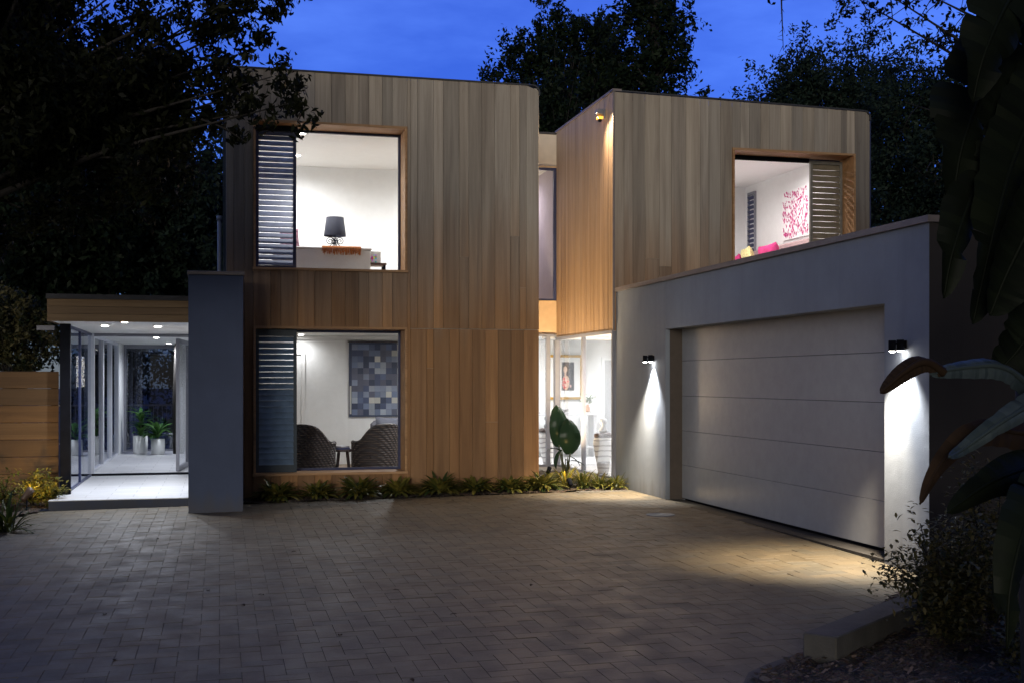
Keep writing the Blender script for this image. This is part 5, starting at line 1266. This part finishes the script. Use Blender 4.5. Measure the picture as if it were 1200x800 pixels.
# big overhanging tree at upper left
tc = Vector(at_t(60, 60, 10.8)); b = Vector(at_t(-120, 500, 10.8)); b.z = -0.2
t = thing('overhanging_tree', 'large black leafed tree overhanging the upper left of the driveway', 'tree', b)
rr = random.Random(90); m = MB(); tips = []; fork = Vector((b.x+0.15, b.y, 3.0)); m.tube([b, (b.x, b.y, 1.5), fork], [0.22, 0.18, 0.15], 12)
def spray(px, py, tt): return at_t(px, py, tt)
targets = [(rr.uniform(-150, 205), rr.uniform(-160, 190), rr.uniform(9.8, 12.2)) for _ in range(54)]
targets += [(300, 20, 10.6), (330, -10, 10.5), (290, 60, 10.8), (320, 90, 10.4), (280, 110, 10.7), (345, 120, 10.3), (300, 130, 10.5), (235, 140, 10.8), (200, 170, 11), (255, 120, 10.6), (200, 200, 11), (240, 40, 10.5), (270, 0, 10.3), (310, -40, 10.6), (160, 215, 11), (120, 240, 11), (60, 260, 10.8), (0, 280, 11), (-40, 240, 10.5), (250, 80, 11)]
for (px, py, tt) in targets:
    e = spray(px, py, tt); md = fork.lerp(e, .5)+Vector((rr.uniform(-.15, .15), rr.uniform(-.2, .2), rr.uniform(.1, .45)))
    m.tube([fork, md, e], [0.045, 0.02, 0.004], 5); tips += [e, e.lerp(md, .25)]
m.build('trunk', M['bark'], t)
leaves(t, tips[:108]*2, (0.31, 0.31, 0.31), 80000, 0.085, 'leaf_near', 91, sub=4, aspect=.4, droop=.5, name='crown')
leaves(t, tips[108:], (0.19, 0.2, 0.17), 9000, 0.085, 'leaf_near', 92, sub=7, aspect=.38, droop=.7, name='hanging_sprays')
m = MB()
sp = [at_t(262, 172, 10.4), at_t(285, 168, 10.4), at_t(305, 170, 10.4)]
# low sprig drooping in front of the facade
tw = [at_t(236, 140, 10.4), at_t(262, 150, 10.4), at_t(290, 168, 10.35)]
m.tube(tw, [.01, .006, .003], 5); m.build('sprig', M['bark'], t)
# dead leaves and pale flecks on the paving
lm = M['leaf_brown']
spots = [(124, 715), (347, 648), (283, 705), (134, 765), (303, 695), (461, 691), (535, 718), (624, 686), (480, 788), (1008, 771), (880, 690), (243, 690), (400, 740), (183, 632)]
for i, (px, py) in enumerate(spots):
    q = at_z(px, py, -0.05); z = zg(q.x, q.y)+0.006; m = MB(); rr = random.Random(400+i); a = rr.uniform(0, 6.28)
    m.leaf((q.x, q.y, z), (math.cos(a), math.sin(a), 0.15), (0, 0, 1), 0.055, 0.028, 0.5, 4, (rr.random(),)*3+(1,))
    tag(m.build('fallen_leaf', lm), 'small brown dead leaf lying on the driveway pavers', 'leaf', 'fallen leaves on the driveway')

def shade_tree(x, y, z, r, n, seed, label):  # trees added out of view only to block sun and sky light
    b = Vector((x, y, -0.2)); t = thing('garden_tree', label, 'tree', b)
    c = Vector((x, y, z)); tips = limb_tree(t, b, (c, (r, r, r)), 0.15, 20, seed)
    leaves(t, tips, (r*.33,)*3, n, 0.20, 'leaf_dark', seed, sub=6, aspect=.6)
shade_tree(7.0, 2.4, 4.6, 2.3, 12000, 503, 'added unseen tree shading the banana plant from outside the right picture edge')  # added to cut the sky light on the banana leaves
shade_tree(2.8, -3.6, 3.0, 2.3, 14000, 501, 'added unseen tree behind the viewpoint shading the right foreground')  # added to keep the low sun off the banana and near paving

# drain grate at the wall foot and a round cover in the paving
q = at_z(722, 577, 0.06); m = MB(); z = zg(5.4, 15.6)+0.006
m.box(4.85, 5.62, 15.60, 15.612, z-0.01, z); m.box(4.85, 5.62, 15.748, 15.76, z-0.01, z)
for i in range(39): m.box(4.85+i*0.0198, 4.857+i*0.0198, 15.612, 15.748, z-0.01, z-0.001)
for k in range(2): m.box(4.85, 5.62, 15.655+k*0.045, 15.66+k*0.045, z-0.012, z-0.0015)
tag(m.build('drain_grate', simple('galvanised_grate', (0.22, 0.20, 0.17), 0.5, 0.2, metal=0.3)), 'rectangular slotted drain grate set in the paving beside the garage wall', 'drain grate')
q = at_z(774, 602, 0.04); z = zg(q.x, q.y)+0.005
m = MB(); m.lathe([(0.17, z-0.02), (0.17, z), (0.155, z+0.001), (0.15, z-0.003), (0.001, z-0.003)], q.x, q.y, 28)
tag(m.build('access_cover', simple('blue_grey_cover', (0.10, 0.12, 0.16), 0.4, 0.2)), 'flat blue grey access cover in the paving before the garage door', 'access cover')

shade_tree(-7.2, 3.2, 5.2, 1.9, 9000, 502, 'added unseen tree outside the left picture edge shading the overhanging tree')  # added to keep the sun off the overhanging crown
